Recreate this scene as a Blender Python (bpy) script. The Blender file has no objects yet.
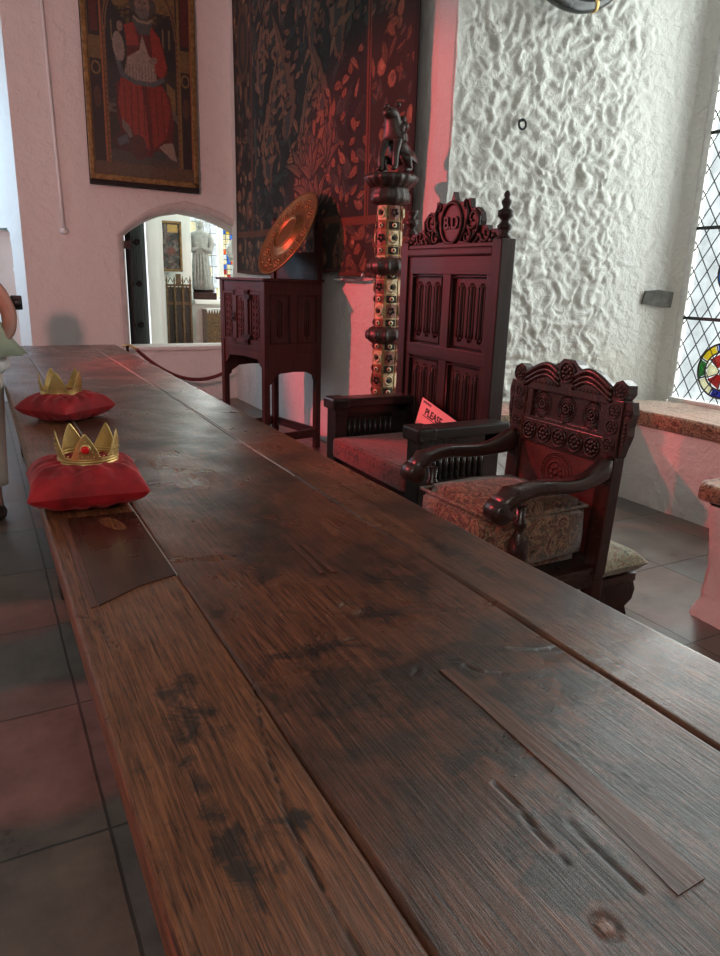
import bpy, bmesh, math, random
import numpy as np
from mathutils import Vector, Matrix, noise
C = bpy.context.scene.collection
scene = bpy.context.scene
R = math.radians
PI = math.pi
random.seed(7)
rng = np.random.default_rng(5)

# ------------------------------------------------------------------ camera
def cam_matrix(pitch, roll, yaw, loc):
    f = Vector((math.sin(yaw)*math.cos(pitch), math.cos(yaw)*math.cos(pitch), -math.sin(pitch)))
    r = f.cross(Vector((0, 0, 1))).normalized()
    u = r.cross(f)
    r2 = r*math.cos(roll) + u*math.sin(roll)
    u2 = -r*math.sin(roll) + u*math.cos(roll)
    m = Matrix((r2, u2, -f)).transposed().to_4x4()
    m.translation = loc
    return m
cd = bpy.data.cameras.new('camera')
cam = bpy.data.objects.new('camera', cd)
C.objects.link(cam)
cam.matrix_world = cam_matrix(R(15.81), R(1.657), R(28.49), Vector((0, 0, 1.42)))
cd.sensor_fit = 'HORIZONTAL'
cd.sensor_width = 36
cd.lens = 36*702.16/720
cd.clip_start = 0.02
scene.camera = cam

# ------------------------------------------------------------------ world, light, exposure
w = bpy.data.worlds.new('world')
scene.world = w
w.use_nodes = True
w.node_tree.nodes['Background'].inputs[0].default_value = (0.95, 0.98, 1.0, 1)
w.node_tree.nodes['Background'].inputs[1].default_value = 1.25
scene.view_settings.view_transform = 'Standard'
scene.view_settings.look = 'None'
scene.view_settings.gamma = 1
scene.view_settings.use_curve_mapping = False
scene.view_settings.exposure = 0.0

def area(name, loc, target, sx, sy, power, col):
    l = bpy.data.lights.new(name, 'AREA')
    l.shape = 'RECTANGLE'; l.size = sx; l.size_y = sy; l.energy = power; l.color = col
    o = bpy.data.objects.new(name, l); C.objects.link(o)
    o.location = loc
    o.rotation_euler = (Vector(target)-Vector(loc)).to_track_quat('-Z', 'Y').to_euler()
    return o
def spot(name, loc, target, power, col, angle, blend=0.3, size=0.03):
    l = bpy.data.lights.new(name, 'SPOT')
    l.energy = power; l.color = col; l.spot_size = R(angle); l.spot_blend = blend; l.shadow_soft_size = size
    o = bpy.data.objects.new(name, l); C.objects.link(o)
    o.location = loc
    o.rotation_euler = (Vector(target)-Vector(loc)).to_track_quat('-Z', 'Y').to_euler()
    return o
# daylight through the windows, and the hall's unseen general light
area('window_daylight', (5.0, 2.35, 2.3), (3.4, 2.5, 1.9), 2.8, 3.4, 300, (1.0, 0.99, 0.955))
area('far_room_daylight', (3.55, 11.7, 2.3), (3.3, 10.0, 1.6), 1.6, 2.4, 260, (0.85, 0.95, 1.0))
area('far_room_side_daylight', (4.5, 9.4, 2.6), (2.0, 9.9, 1.4), 1.6, 1.6, 50, (0.93, 1.0, 0.97))
area('left_window_daylight', (-0.75, 8.35, 2.3), (0.5, 8.3, 2.1), 0.5, 2.6, 26, (0.50, 0.76, 1.0))
area('hall_general_light', (-1.4, -1.9, 3.4), (1.2, 3.0, 0.8), 2.0, 1.8, 46, (1.0, 0.93, 0.86))  # unseen soft light from behind the camera for the near table; no window
# the hall's red lamps, and added spots at the end
RED = (1.0, 0.07, 0.085)
PINK = (1.0, 0.40, 0.37)
spot('red_lamp_far', (-0.9, 5.75, 2.3), (2.6, 4.8, 1.25), 420, RED, 62, 0.4)
spot('red_lamp_wash', (-1.05, 0.9, 2.5), (1.4, 8.1, 2.45), 580, PINK, 44, 0.5, 0.06)
spot('red_lamp_middle', (-1.1, 5.0, 2.3), (3.8, 2.75, 0.4), 280, RED, 30, 0.25)
spot('red_lamp_chair', (-1.1, 4.3, 2.4), (1.65, 2.05, 0.85), 240, RED, 19, 0.5)
spot('red_lamp_floor', (-1.1, 2.6, 2.6), (0.02, 2.12, 0.0), 80, RED, 15, 0.25)
spot('red_floor_streak_spot', (-1.1, 2.6, 2.6), (0.02, 3.02, 0.0), 60, RED, 8, 0.3)  # second narrow beam, added to make a small red streak on the floor
spot('red_table_side_spot', (-1.2, 1.3, 0.62), (0.1, 1.25, 0.72), 16, RED, 70, 0.6, 0.05)  # added below tabletop height so red falls only on the table's side

# ------------------------------------------------------------------ materials
def newmat(name):
    m = bpy.data.materials.new(name); m.use_nodes = True
    nt = m.node_tree; nt.nodes.clear()
    out = nt.nodes.new('ShaderNodeOutputMaterial')
    b = nt.nodes.new('ShaderNodeBsdfPrincipled')
    nt.links.new(b.outputs[0], out.inputs[0])
    return m, nt, b, out
def N(nt, t, **k):
    n = nt.nodes.new(t)
    for a, v in k.items():
        if a in ('inp',):
            for i, x in v.items(): n.inputs[i].default_value = x
        else: setattr(n, a, v)
    return n
def ramp(nt, stops, src):
    r = nt.nodes.new('ShaderNodeValToRGB')
    e = r.color_ramp.elements
    while len(e) < len(stops): e.new(0.5)
    for i, (p, c) in enumerate(stops):
        e[i].position = p; e[i].color = (*c, 1) if len(c) == 3 else c
    nt.links.new(src, r.inputs[0])
    return r
def mapped(nt, scale=(1, 1, 1), rot=(0, 0, 0)):
    tc = nt.nodes.new('ShaderNodeTexCoord')
    mp = nt.nodes.new('ShaderNodeMapping')
    mp.inputs['Scale'].default_value = scale
    mp.inputs['Rotation'].default_value = rot
    nt.links.new(tc.outputs['Object'], mp.inputs[0])
    return mp.outputs[0]
def noise_tex(nt, vec, scale, detail=6, rough=0.6, dist=0.0):
    n = N(nt, 'ShaderNodeTexNoise', inp={'Scale': scale, 'Detail': detail, 'Roughness': rough, 'Distortion': dist})
    nt.links.new(vec, n.inputs['Vector'])
    return n.outputs['Fac']
def bump(nt, b, src, strength, dist=0.01, prev=None):
    n = N(nt, 'ShaderNodeBump', inp={'Strength': strength, 'Distance': dist})
    nt.links.new(src, n.inputs['Height'])
    if prev is not None: nt.links.new(prev, n.inputs['Normal'])
    nt.links.new(n.outputs[0], b.inputs['Normal'])
    return n.outputs[0]
def plain(name, col, rough=0.5, metal=0.0, var=0.15, nscale=20, bstr=0.0, bdist=0.004, **kw):
    m, nt, b, out = newmat(name)
    v = mapped(nt)
    f = noise_tex(nt, v, nscale, 5)
    lo = tuple(max(0, c*(1-var)) for c in col); hi = tuple(min(1, c*(1+var)) for c in col)
    r = ramp(nt, [(0.3, lo), (0.7, hi)], f)
    nt.links.new(r.outputs[0], b.inputs['Base Color'])
    b.inputs['Roughness'].default_value = rough
    b.inputs['Metallic'].default_value = metal
    if bstr: bump(nt, b, f, bstr, bdist)
    for k, x in kw.items(): b.inputs[k].default_value = x
    return m
def wood(name, dark, light, axis='Y', rough=0.35, gscale=38, stretch=0.06, bstr=0.35, blot=None, coat=0.0, tint=False):
    m, nt, b, out = newmat(name)
    sc = {'X': (stretch, 1, 1), 'Y': (1, stretch, 1), 'Z': (1, 1, stretch)}[axis]
    v = mapped(nt, sc)
    g = noise_tex(nt, v, gscale, 10, 0.74 if tint else 0.68, 0.6)
    r = ramp(nt, [(0.30, dark), (0.52, tuple((a+c)/2 for a, c in zip(dark, light))), (0.72, light)], g)
    col = r.outputs[0]
    v2 = mapped(nt)
    big = noise_tex(nt, v2, 2.6, 6, 0.62, 0.4)
    if blot is not None:
        rb = ramp(nt, [(0.47, (0, 0, 0)), (0.66, (1, 1, 1))], big)
        mx = N(nt, 'ShaderNodeMix', data_type='RGBA')
        nt.links.new(rb.outputs[0], mx.inputs[0]); nt.links.new(col, mx.inputs[6])
        bl = ramp(nt, [(0.35, tuple(c*0.5 for c in blot)), (0.7, tuple(c*1.5 for c in blot))], g)
        nt.links.new(bl.outputs[0], mx.inputs[7]); col = mx.outputs[2]
    if tint:   # hand-placed stains and knots stored on the boards
        at = N(nt, 'ShaderNodeAttribute', attribute_name='stain')
        add = N(nt, 'ShaderNodeMath', operation='MULTIPLY_ADD')
        fn = noise_tex(nt, v2, 14, 7, 0.7, 0.5)
        mr = N(nt, 'ShaderNodeMapRange'); mr.inputs[1].default_value = 0.3; mr.inputs[2].default_value = 0.7
        mr.inputs[3].default_value = -0.6; mr.inputs[4].default_value = 0.6
        nt.links.new(fn, mr.inputs[0])
        sep = nt.nodes.new('ShaderNodeSeparateColor'); nt.links.new(at.outputs['Color'], sep.inputs[0])
        ad = N(nt, 'ShaderNodeMath', operation='ADD', use_clamp=True)
        s0 = N(nt, 'ShaderNodeMath', operation='MULTIPLY', inp={1: 1.0}); nt.links.new(sep.outputs[0], s0.inputs[0])
        nt.links.new(s0.outputs[0], ad.inputs[0]); nt.links.new(mr.outputs[0], ad.inputs[1])
        r3 = ramp(nt, [(0.28, (0, 0, 0)), (0.68, (0.95, 0.95, 0.95))], ad.outputs[0])
        mx = N(nt, 'ShaderNodeMix', data_type='RGBA')
        nt.links.new(r3.outputs[0], mx.inputs[0]); nt.links.new(col, mx.inputs[6])
        dk = ramp(nt, [(0.35, (0.009, 0.006, 0.005)), (0.7, (0.060, 0.032, 0.022))], g)
        nt.links.new(dk.outputs[0], mx.inputs[7]); col = mx.outputs[2]
        # cracks: green channel
        mx = N(nt, 'ShaderNodeMix', data_type='RGBA')
        nt.links.new(sep.outputs[1], mx.inputs[0]); nt.links.new(col, mx.inputs[6])
        mx.inputs[7].default_value = (0.012, 0.006, 0.004, 1); col = mx.outputs[2]
        # copper-coloured knots: blue channel
        mx = N(nt, 'ShaderNodeMix', data_type='RGBA')
        nt.links.new(sep.outputs[2], mx.inputs[0]); nt.links.new(col, mx.inputs[6])
        mx.inputs[7].default_value = (0.26, 0.09, 0.045, 1); col = mx.outputs[2]
    if tint:
        vp = mapped(nt, (1, 0.03, 1))
        po = noise_tex(nt, vp, 420, 3, 0.6, 0.2)
        pr = ramp(nt, [(0.36, (0.25, 0.22, 0.2)), (0.47, (1, 1, 1))], po)
        mx = N(nt, 'ShaderNodeMix', data_type='RGBA', blend_type='MULTIPLY'); mx.inputs[0].default_value = 0.9
        nt.links.new(col, mx.inputs[6]); nt.links.new(pr.outputs[0], mx.inputs[7]); col = mx.outputs[2]
        b.inputs['Specular IOR Level'].default_value = 0.42
    nt.links.new(col, b.inputs['Base Color'])
    rr = ramp(nt, [(0.3, (rough*0.75,)*3), (0.75, (min(1, rough*1.35),)*3)], big)
    nt.links.new(rr.outputs[0], b.inputs['Roughness'])
    b.inputs['Coat Weight'].default_value = coat
    b.inputs['Coat Roughness'].default_value = 0.25
    n1 = bump(nt, b, g, bstr, 0.0015)
    und = noise_tex(nt, v2, 9, 5, 0.55, 0.3)
    bump(nt, b, und, 0.5 if tint else 0.25, 0.006 if tint else 0.003, n1)
    return m
def attrmat(name, rough=0.8, attr='paint', fuzz=60, fstr=0.2, coat=0.0, emit=0, gain=1.0):
    m, nt, b, out = newmat(name)
    at = N(nt, 'ShaderNodeAttribute', attribute_name=attr)
    v = mapped(nt)
    f = noise_tex(nt, v, fuzz, 5)
    rr = ramp(nt, [(0.3, (0.65,)*3), (0.7, (1.2,)*3)], f)
    mx = N(nt, 'ShaderNodeMix', data_type='RGBA', blend_type='MULTIPLY'); mx.inputs[0].default_value = 1
    nt.links.new(at.outputs['Color'], mx.inputs[6]); nt.links.new(rr.outputs[0], mx.inputs[7])
    nt.links.new(mx.outputs[2], b.inputs['Base Color'])
    b.inputs['Roughness'].default_value = rough
    b.inputs['Coat Weight'].default_value = coat
    bump(nt, b, f, fstr, 0.003)
    return m
def fabric(name, cols, scale=14, rough=0.9, sheen=0.3):
    m, nt, b, out = newmat(name)
    v = mapped(nt)
    f = noise_tex(nt, v, scale, 3, 0.55, 2.2)
    n = len(cols)
    r = ramp(nt, [(0.30+0.42*i/max(1, n-1), c) for i, c in enumerate(cols)], f)
    f2 = noise_tex(nt, v, scale*6, 4)
    rr = ramp(nt, [(0.3, (0.55,)*3), (0.7, (1.25,)*3)], f2)
    mx = N(nt, 'ShaderNodeMix', data_type='RGBA', blend_type='MULTIPLY'); mx.inputs[0].default_value = 1
    nt.links.new(r.outputs[0], mx.inputs[6]); nt.links.new(rr.outputs[0], mx.inputs[7])
    nt.links.new(mx.outputs[2], b.inputs['Base Color'])
    b.inputs['Roughness'].default_value = rough
    b.inputs['Sheen Weight'].default_value = sheen
    bump(nt, b, f2, 0.4, 0.003)
    return m
def plaster(name, col, bstr=0.5, dirt=(0.45, 0.40, 0.36), dirt_at=0.66):
    m, nt, b, out = newmat(name)
    v = mapped(nt)
    f = noise_tex(nt, v, 3.2, 8, 0.65, 0.5)
    r = ramp(nt, [(0.0, tuple(c*0.94 for c in col)), (0.6, col), (dirt_at, col), (0.85, dirt)], f)
    nt.links.new(r.outputs[0], b.inputs['Base Color'])
    b.inputs['Roughness'].default_value = 0.85
    b.inputs['Specular IOR Level'].default_value = 0.3
    f1 = noise_tex(nt, v, 14, 8, 0.62, 0.4)
    n1 = bump(nt, b, f1, bstr, 0.03)
    f2 = noise_tex(nt, v, 60, 5, 0.6)
    bump(nt, b, f2, bstr*0.5, 0.004, n1)
    return m

M = {}
M['plaster'] = plaster('limewash', (0.74, 0.72, 0.70), 0.7)
M['plaster_rough'] = plaster('rough_limewash', (0.72, 0.73, 0.69), 1.0, (0.62, 0.58, 0.50), 0.62)
M['plaster_far'] = plaster('far_room_limewash', (0.80, 0.82, 0.78), 0.25)
M['stone'] = plain('moulded_stone', (0.60, 0.55, 0.53), 0.8, var=0.1, nscale=12, bstr=0.3)
M['throne'] = wood('throne_oak', (0.008, 0.004, 0.004), (0.042, 0.016, 0.013), 'Z', 0.42, 30, 0.07, 0.3)
M['throne_h'] = wood('throne_oak_rail', (0.008, 0.004, 0.004), (0.042, 0.016, 0.013), 'X', 0.42, 30, 0.07, 0.3)
M['throne_arm'] = wood('arm_black_oak', (0.006, 0.006, 0.006), (0.035, 0.028, 0.024), 'Y', 0.30, 30, 0.07, 0.3)
M['cabinet'] = wood('cupboard_oak', (0.012, 0.006, 0.005), (0.060, 0.026, 0.020), 'Z', 0.42, 26, 0.07, 0.3)
M['cabinet_h'] = wood('cupboard_oak_rail', (0.012, 0.006, 0.005), (0.060, 0.026, 0.020), 'X', 0.42, 26, 0.07, 0.3)
M['chair'] = wood('chair_walnut', (0.012, 0.004, 0.003), (0.065, 0.018, 0.012), 'Z', 0.27, 34, 0.08, 0.2, coat=0.3)
M['chair_d'] = wood('chair_walnut_arm', (0.012, 0.005, 0.004), (0.060, 0.022, 0.015), 'Y', 0.27, 34, 0.08, 0.2, coat=0.3)
M['leather'] = plain('red_leather', (0.10, 0.018, 0.013), 0.5, var=0.5, nscale=14, bstr=0.3)
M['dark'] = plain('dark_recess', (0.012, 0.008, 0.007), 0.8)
M['brown_dark'] = plain('carved_dark_oak', (0.035, 0.020, 0.016), 0.4, var=0.5, nscale=25, bstr=0.4)
M['gold'] = plain('brass_gold', (0.62, 0.43, 0.17), 0.42, 0.85, 0.15, 40, 0.15, 0.001)
M['gold_dull'] = plain('dull_gilding', (0.22, 0.13, 0.05), 0.5, 0.5, 0.5, 24, 0.3)
M['gothic'] = plain('tarnished_gilt_oak', (0.13, 0.075, 0.035), 0.5, 0.3, 0.5, 24, 0.3)
M['brass'] = plain('hammered_brass', (0.26, 0.15, 0.06), 0.40, 0.9, 0.3, 60, 0.5, 0.003)
M['gem'] = plain('red_gem', (0.75, 0.01, 0.015), 0.08, 0.0, 0.1)
M['iron'] = plain('black_iron', (0.02, 0.02, 0.022), 0.5, 0.6)
M['steel'] = plain('grey_pipe', (0.35, 0.36, 0.37), 0.35, 0.8)
M['velvet'] = plain('red_velvet', (0.30, 0.005, 0.010), 0.7, var=0.55, nscale=11, bstr=0.3, bdist=0.01)
_b = M['velvet'].node_tree.nodes['Principled BSDF']
_b.inputs['Sheen Weight'].default_value = 0.55
_b.inputs['Sheen Tint'].default_value = (1.0, 0.25, 0.25, 1)
_b.inputs['Sheen Roughness'].default_value = 0.35
M['seat_red'] = fabric('crimson_damask', [(0.03, 0.008, 0.008), (0.20, 0.03, 0.03), (0.30, 0.06, 0.05), (0.05, 0.01, 0.01)], 16)
M['seat_tapestry'] = fabric('woven_seat_tapestry', [(0.02, 0.025, 0.02), (0.16, 0.045, 0.030), (0.38, 0.22, 0.13), (0.05, 0.045, 0.03), (0.26, 0.10, 0.06), (0.02, 0.015, 0.012)], 17)
M['bench_fabric'] = fabric('floral_bench_tapestry', [(0.035, 0.018, 0.012), (0.20, 0.10, 0.06), (0.36, 0.25, 0.15), (0.06, 0.03, 0.02), (0.42, 0.31, 0.19)], 13)
M['stool_fabric'] = fabric('green_stool_tapestry', [(0.05, 0.06, 0.04), (0.35, 0.32, 0.20), (0.22, 0.12, 0.08), (0.50, 0.47, 0.34)], 26)
M['horn'] = plain('black_horn', (0.015, 0.018, 0.018), 0.25)
M['white'] = plain('painted_white', (0.72, 0.74, 0.72), 0.5)
M['statue'] = plain('grey_statue_stone', (0.34, 0.35, 0.33), 0.85, var=0.25, nscale=14, bstr=0.4)
M['orange_cloth'] = plain('orange_red_cloth', (0.85, 0.05, 0.015), 0.7, var=0.2, nscale=10)
M['rope'] = plain('maroon_rope', (0.14, 0.015, 0.02), 0.8, var=0.5, nscale=90, bstr=0.5)
M['ivory'] = plain('ivory_paint', (0.55, 0.43, 0.26), 0.5, var=0.3, nscale=30)
M['pole_gold'] = plain('aged_gold_paint', (0.34, 0.22, 0.10), 0.45, 0.3, 0.5, 30, 0.2)
M['pole_red'] = plain('pole_dull_red', (0.18, 0.05, 0.03), 0.5, var=0.4)
M['card'] = plain('pink_card', (0.80, 0.42, 0.42), 0.7, var=0.03)
M['ink'] = plain('black_ink', (0.02, 0.015, 0.015), 0.7)
M['lead'] = plain('lead_came', (0.03, 0.035, 0.035), 0.5, 0.3)
M['skin'] = plain('tanned_skin', (0.27, 0.15, 0.11), 0.55, var=0.08, nscale=8)
M['sage'] = plain('sage_green_cloth', (0.32, 0.37, 0.27), 0.85, var=0.12, nscale=12, bstr=0.2)
M['offwhite'] = plain('off_white_cloth', (0.60, 0.55, 0.48), 0.85, var=0.08, nscale=12)
M['hair'] = plain('dark_hair', (0.03, 0.02, 0.015), 0.5)
M['pink_roof'] = plain('off_white_ceiling', (0.6, 0.58, 0.55), 0.9)
M['hole_shade'] = plain('wall_hole_shade', (0.12, 0.12, 0.11), 0.9, var=0.4, nscale=20, bstr=0.6)  # dark colour standing for the shade inside the wall hole
for k_ in ('throne', 'throne_h', 'cabinet', 'cabinet_h'): M[k_].node_tree.nodes['Principled BSDF'].inputs['Specular IOR Level'].default_value = 0.32
# table boards
M['table_left'] = wood('table_brown_board', (0.014, 0.006, 0.003), (0.38, 0.135, 0.058), 'Y', 0.34, 150, 0.035, 1.0, coat=0.0, tint=True)
M['table_mid'] = wood('table_dark_board', (0.012, 0.006, 0.004), (0.29, 0.100, 0.050), 'Y', 0.30, 150, 0.035, 1.0, (0.034, 0.019, 0.014), 0.0, True)
M['table_right'] = wood('table_edge_board', (0.018, 0.008, 0.005), (0.32, 0.125, 0.066), 'Y', 0.30, 150, 0.035, 1.0, (0.045, 0.024, 0.017), 0.0, True)
M['inlay'] = wood('red_oak_inlay', (0.030, 0.012, 0.008), (0.22, 0.080, 0.050), 'Y', 0.34, 120, 0.04, 0.6)
M['inlay_dark'] = wood('dark_oak_inlay', (0.020, 0.008, 0.006), (0.080, 0.028, 0.014), 'Y', 0.30, 40, 0.05, 0.3, coat=0.15)
M['table_under'] = wood('trestle_oak', (0.012, 0.007, 0.005), (0.060, 0.030, 0.020), 'Z', 0.5)

def glass_mat(name, col=(1, 1, 1)):
    m = bpy.data.materials.new(name); m.use_nodes = True
    nt = m.node_tree; nt.nodes.clear()
    out = nt.nodes.new('ShaderNodeOutputMaterial')
    t = nt.nodes.new('ShaderNodeBsdfTransparent')
    g = nt.nodes.new('ShaderNodeBsdfGlossy'); g.inputs['Roughness'].default_value = 0.08
    tc = nt.nodes.new('ShaderNodeTexCoord')
    n = N(nt, 'ShaderNodeTexNoise', inp={'Scale': 6.0, 'Detail': 4})
    nt.links.new(tc.outputs['Object'], n.inputs['Vector'])
    r = ramp(nt, [(0.3, tuple(c*0.8 for c in col)), (0.65, col)], n.outputs['Fac'])
    nt.links.new(r.outputs[0], t.inputs[0])
    mx = nt.nodes.new('ShaderNodeMixShader'); mx.inputs[0].default_value = 0.06
    nt.links.new(t.outputs[0], mx.inputs[1]); nt.links.new(g.outputs[0], mx.inputs[2])
    nt.links.new(mx.outputs[0], out.inputs[0])
    return m
M['glass'] = glass_mat('clear_leaded_glass', (0.93, 0.97, 0.97))
for k, c in dict(g_yellow=(0.85, 0.70, 0.05), g_green=(0.08, 0.42, 0.10), g_blue=(0.03, 0.12, 0.60), g_red=(0.65, 0.03, 0.02), g_pale=(0.95, 0.90, 0.70), g_sky=(0.12, 0.40, 0.80), g_orange=(0.95, 0.35, 0.05)).items():
    M[k] = glass_mat('stained_glass_'+k[2:], c)

def floor_mat():
    m, nt, b, out = newmat('flagstones')
    tc = nt.nodes.new('ShaderNodeTexCoord')
    mp = nt.nodes.new('ShaderNodeMapping')
    mp.inputs['Location'].default_value = (-0.18, -1.66, 0)
    nt.links.new(tc.outputs['Object'], mp.inputs[0])
    dn = N(nt, 'ShaderNodeTexNoise', inp={'Scale': 3.0, 'Detail': 3})
    nt.links.new(tc.outputs['Object'], dn.inputs['Vector'])
    va = N(nt, 'ShaderNodeVectorMath', operation='MULTIPLY_ADD')
    va.inputs[1].default_value = (0.012, 0.012, 0); nt.links.new(dn.outputs['Color'], va.inputs[0]); nt.links.new(mp.outputs[0], va.inputs[2])
    br = nt.nodes.new('ShaderNodeTexBrick')
    br.offset = 0.0; br.offset_frequency = 2; br.squash = 1.0
    nt.links.new(va.outputs[0], br.inputs['Vector'])
    br.inputs['Scale'].default_value = 1.0
    br.inputs['Brick Width'].default_value = 0.58
    br.inputs['Row Height'].default_value = 0.63
    br.inputs['Mortar Size'].default_value = 0.005
    br.inputs['Mortar Smooth'].default_value = 0.3
    br.inputs['Bias'].default_value = 0.0
    br.inputs['Color1'].default_value = (0.14, 0.145, 0.14, 1)
    br.inputs['Color2'].default_value = (0.23, 0.15, 0.12, 1)
    br.inputs['Mortar'].default_value = (0.07, 0.065, 0.06, 1)
    v = tc.outputs['Object']
    f = noise_tex(nt, v, 5, 8, 0.65)
    rr = ramp(nt, [(0.3, (0.6, 0.58, 0.56)), (0.7, (1.25, 1.2, 1.15))], f)
    mx = N(nt, 'ShaderNodeMix', data_type='RGBA', blend_type='MULTIPLY'); mx.inputs[0].default_value = 1
    nt.links.new(br.outputs['Color'], mx.inputs[6]); nt.links.new(rr.outputs[0], mx.inputs[7])
    nt.links.new(mx.outputs[2], b.inputs['Base Color'])
    r2 = ramp(nt, [(0.3, (0.26,)*3), (0.7, (0.5,)*3)], f)
    nt.links.new(r2.outputs[0], b.inputs['Roughness'])
    inv = N(nt, 'ShaderNodeMath', operation='MULTIPLY_ADD', inp={1: -1.0, 2: 1.0}); nt.links.new(br.outputs['Fac'], inv.inputs[0])
    n1 = bump(nt, b, inv.outputs[0], 0.7, 0.006)
    f2 = noise_tex(nt, v, 30, 6)
    bump(nt, b, f2, 0.25, 0.005, n1)
    return m
M['floor'] = floor_mat()

# ------------------------------------------------------------------ mesh helpers
class MB:
    def __init__(s): s.v = []; s.f = []; s.smooth = []
    def add(s, vs, fs, smooth=False, mat=None):
        o = len(s.v)
        if mat is not None: vs = [tuple(mat @ Vector(p)) for p in vs]
        s.v += [tuple(p) for p in vs]; s.f += [tuple(i+o for i in f) for f in fs]; s.smooth += [smooth]*len(fs)
        return s
    def box(s, x0, x1, y0, y1, z0, z1, mat=None, bev=0.0):
        if x0 > x1: x0, x1 = x1, x0
        if y0 > y1: y0, y1 = y1, y0
        if z0 > z1: z0, z1 = z1, z0
        bev = min(bev, (x1-x0)*0.3, (y1-y0)*0.3, (z1-z0)*0.3)
        if bev <= 0:
            vs = [(x, y, z) for x in (x0, x1) for y in (y0, y1) for z in (z0, z1)]
            fs = [(0, 1, 3, 2), (4, 6, 7, 5), (0, 4, 5, 1), (2, 3, 7, 6), (0, 2, 6, 4), (1, 5, 7, 3)]
            return s.add(vs, fs, False, mat)
        bm = bmesh.new()
        bmesh.ops.create_cube(bm, size=1)
        for v in bm.verts:
            v.co = ((x0+x1)/2+v.co.x*(x1-x0), (y0+y1)/2+v.co.y*(y1-y0), (z0+z1)/2+v.co.z*(z1-z0))
        bmesh.ops.bevel(bm, geom=bm.edges[:], offset=bev, segments=2, affect='EDGES', profile=0.6)
        bm.verts.index_update()
        s.add([v.co[:] for v in bm.verts], [[v.index for v in f.verts] for f in bm.faces], False, mat)
        bm.free(); return s
    def lathe(s, prof, cx=0, cy=0, n=20, mat=None, sx=1, sy=1, flute=0, fa=0.0):
        vs = []; fs = []
        for r, z in prof:
            for k in range(n):
                a = 2*PI*k/n
                rr = r*(1+fa*math.cos(flute*a)) if flute else r
                vs.append((cx+rr*sx*math.cos(a), cy+rr*sy*math.sin(a), z))
        for i in range(len(prof)-1):
            for k in range(n):
                k2 = (k+1) % n
                fs.append((i*n+k, i*n+k2, (i+1)*n+k2, (i+1)*n+k))
        fs.append(tuple(range(n))[::-1]); fs.append(tuple((len(prof)-1)*n+k for k in range(n)))
        return s.add(vs, fs, True, mat)
    def tube(s, pts, r, n=8, mat=None, closed=False):
        pts = [Vector(p) for p in pts]; m = len(pts)
        rs = r if isinstance(r, (list, tuple)) else [r]*m
        vs = []; fs = []; up = None
        for i, p in enumerate(pts):
            if closed: t = pts[(i+1) % m]-pts[i-1]
            else: t = pts[min(i+1, m-1)]-pts[max(i-1, 0)]
            t = t.normalized() if t.length > 1e-9 else Vector((0, 0, 1))
            if up is None:
                up = Vector((0, 0, 1)) if abs(t.z) < 0.9 else Vector((1, 0, 0))
            a = t.cross(up)
            if a.length < 1e-6: a = t.orthogonal()
            a.normalize(); b_ = a.cross(t).normalized(); up = b_
            for k in range(n):
                q = 2*PI*k/n
                vs.append(tuple(p+(a*math.cos(q)+b_*math.sin(q))*rs[i]))
        L = m if closed else m-1
        for i in range(L):
            j = (i+1) % m
            for k in range(n):
                k2 = (k+1) % n
                fs.append((i*n+k, j*n+k, j*n+k2, i*n+k2))
        if not closed:
            fs.append(tuple(range(n))); fs.append(tuple((m-1)*n+k for k in range(n))[::-1])
        return s.add(vs, fs, True, mat)
    def prism(s, outline, d0, d1, plane='XZ', mat=None):
        # outline: 2-d polygon, extruded along the missing axis from d0 to d1
        def P(a, b, d): return {'XZ': (a, d, b), 'XY': (a, b, d), 'YZ': (d, a, b)}[plane]
        n = len(outline)
        vs = [P(a, b, d0) for a, b in outline]+[P(a, b, d1) for a, b in outline]
        fs = [tuple(range(n)), tuple(range(2*n-1, n-1, -1))]+[(i, n+i, n+(i+1) % n, (i+1) % n) for i in range(n)]
        return s.add(vs, fs, False, mat)
    def sphere(s, c, r, n=12, mat=None, sc=(1, 1, 1)):
        prof = []
        vs = []; fs = []; h = n//2+1
        for i in range(h+1):
            th = PI*i/h
            for k in range(n):
                a = 2*PI*k/n
                vs.append((c[0]+r*sc[0]*math.sin(th)*math.cos(a), c[1]+r*sc[1]*math.sin(th)*math.sin(a), c[2]+r*sc[2]*math.cos(th)))
        for i in range(h):
            for k in range(n):
                k2 = (k+1) % n
                fs.append((i*n+k, (i+1)*n+k, (i+1)*n+k2, i*n+k2))
        return s.add(vs, fs, True, mat)
    def build(s, name, m, parent=None, kind=None, fixn=True):
        me = bpy.data.meshes.new(name)
        me.from_pydata(s.v, [], s.f)
        me.polygons.foreach_set('use_smooth', s.smooth)
        if fixn:
            bm = bmesh.new(); bm.from_mesh(me)
            bmesh.ops.remove_doubles(bm, verts=bm.verts, dist=1e-6)
            bmesh.ops.recalc_face_normals(bm, faces=bm.faces)
            bm.to_mesh(me); bm.free()
        me.materials.append(m)
        o = bpy.data.objects.new(name, me); C.objects.link(o)
        if parent is not None: o.parent = parent
        if kind: o['kind'] = kind
        return o
def thing(name, label, cat, loc=(0, 0, 0), rz=0, group=None):
    o = bpy.data.objects.new(name, None); C.objects.link(o)
    o.empty_display_size = 0.1
    o.location = loc; o.rotation_euler = (0, 0, rz)
    o['label'] = label; o['category'] = cat
    if group: o['group'] = group
    return o
def tag(o, label, cat, group=None, loc=None, rz=None):
    o['label'] = label; o['category'] = cat
    if group: o['group'] = group
    if loc is not None: o.location = loc
    if rz is not None: o.rotation_euler = (0, 0, rz)
    return o
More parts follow.
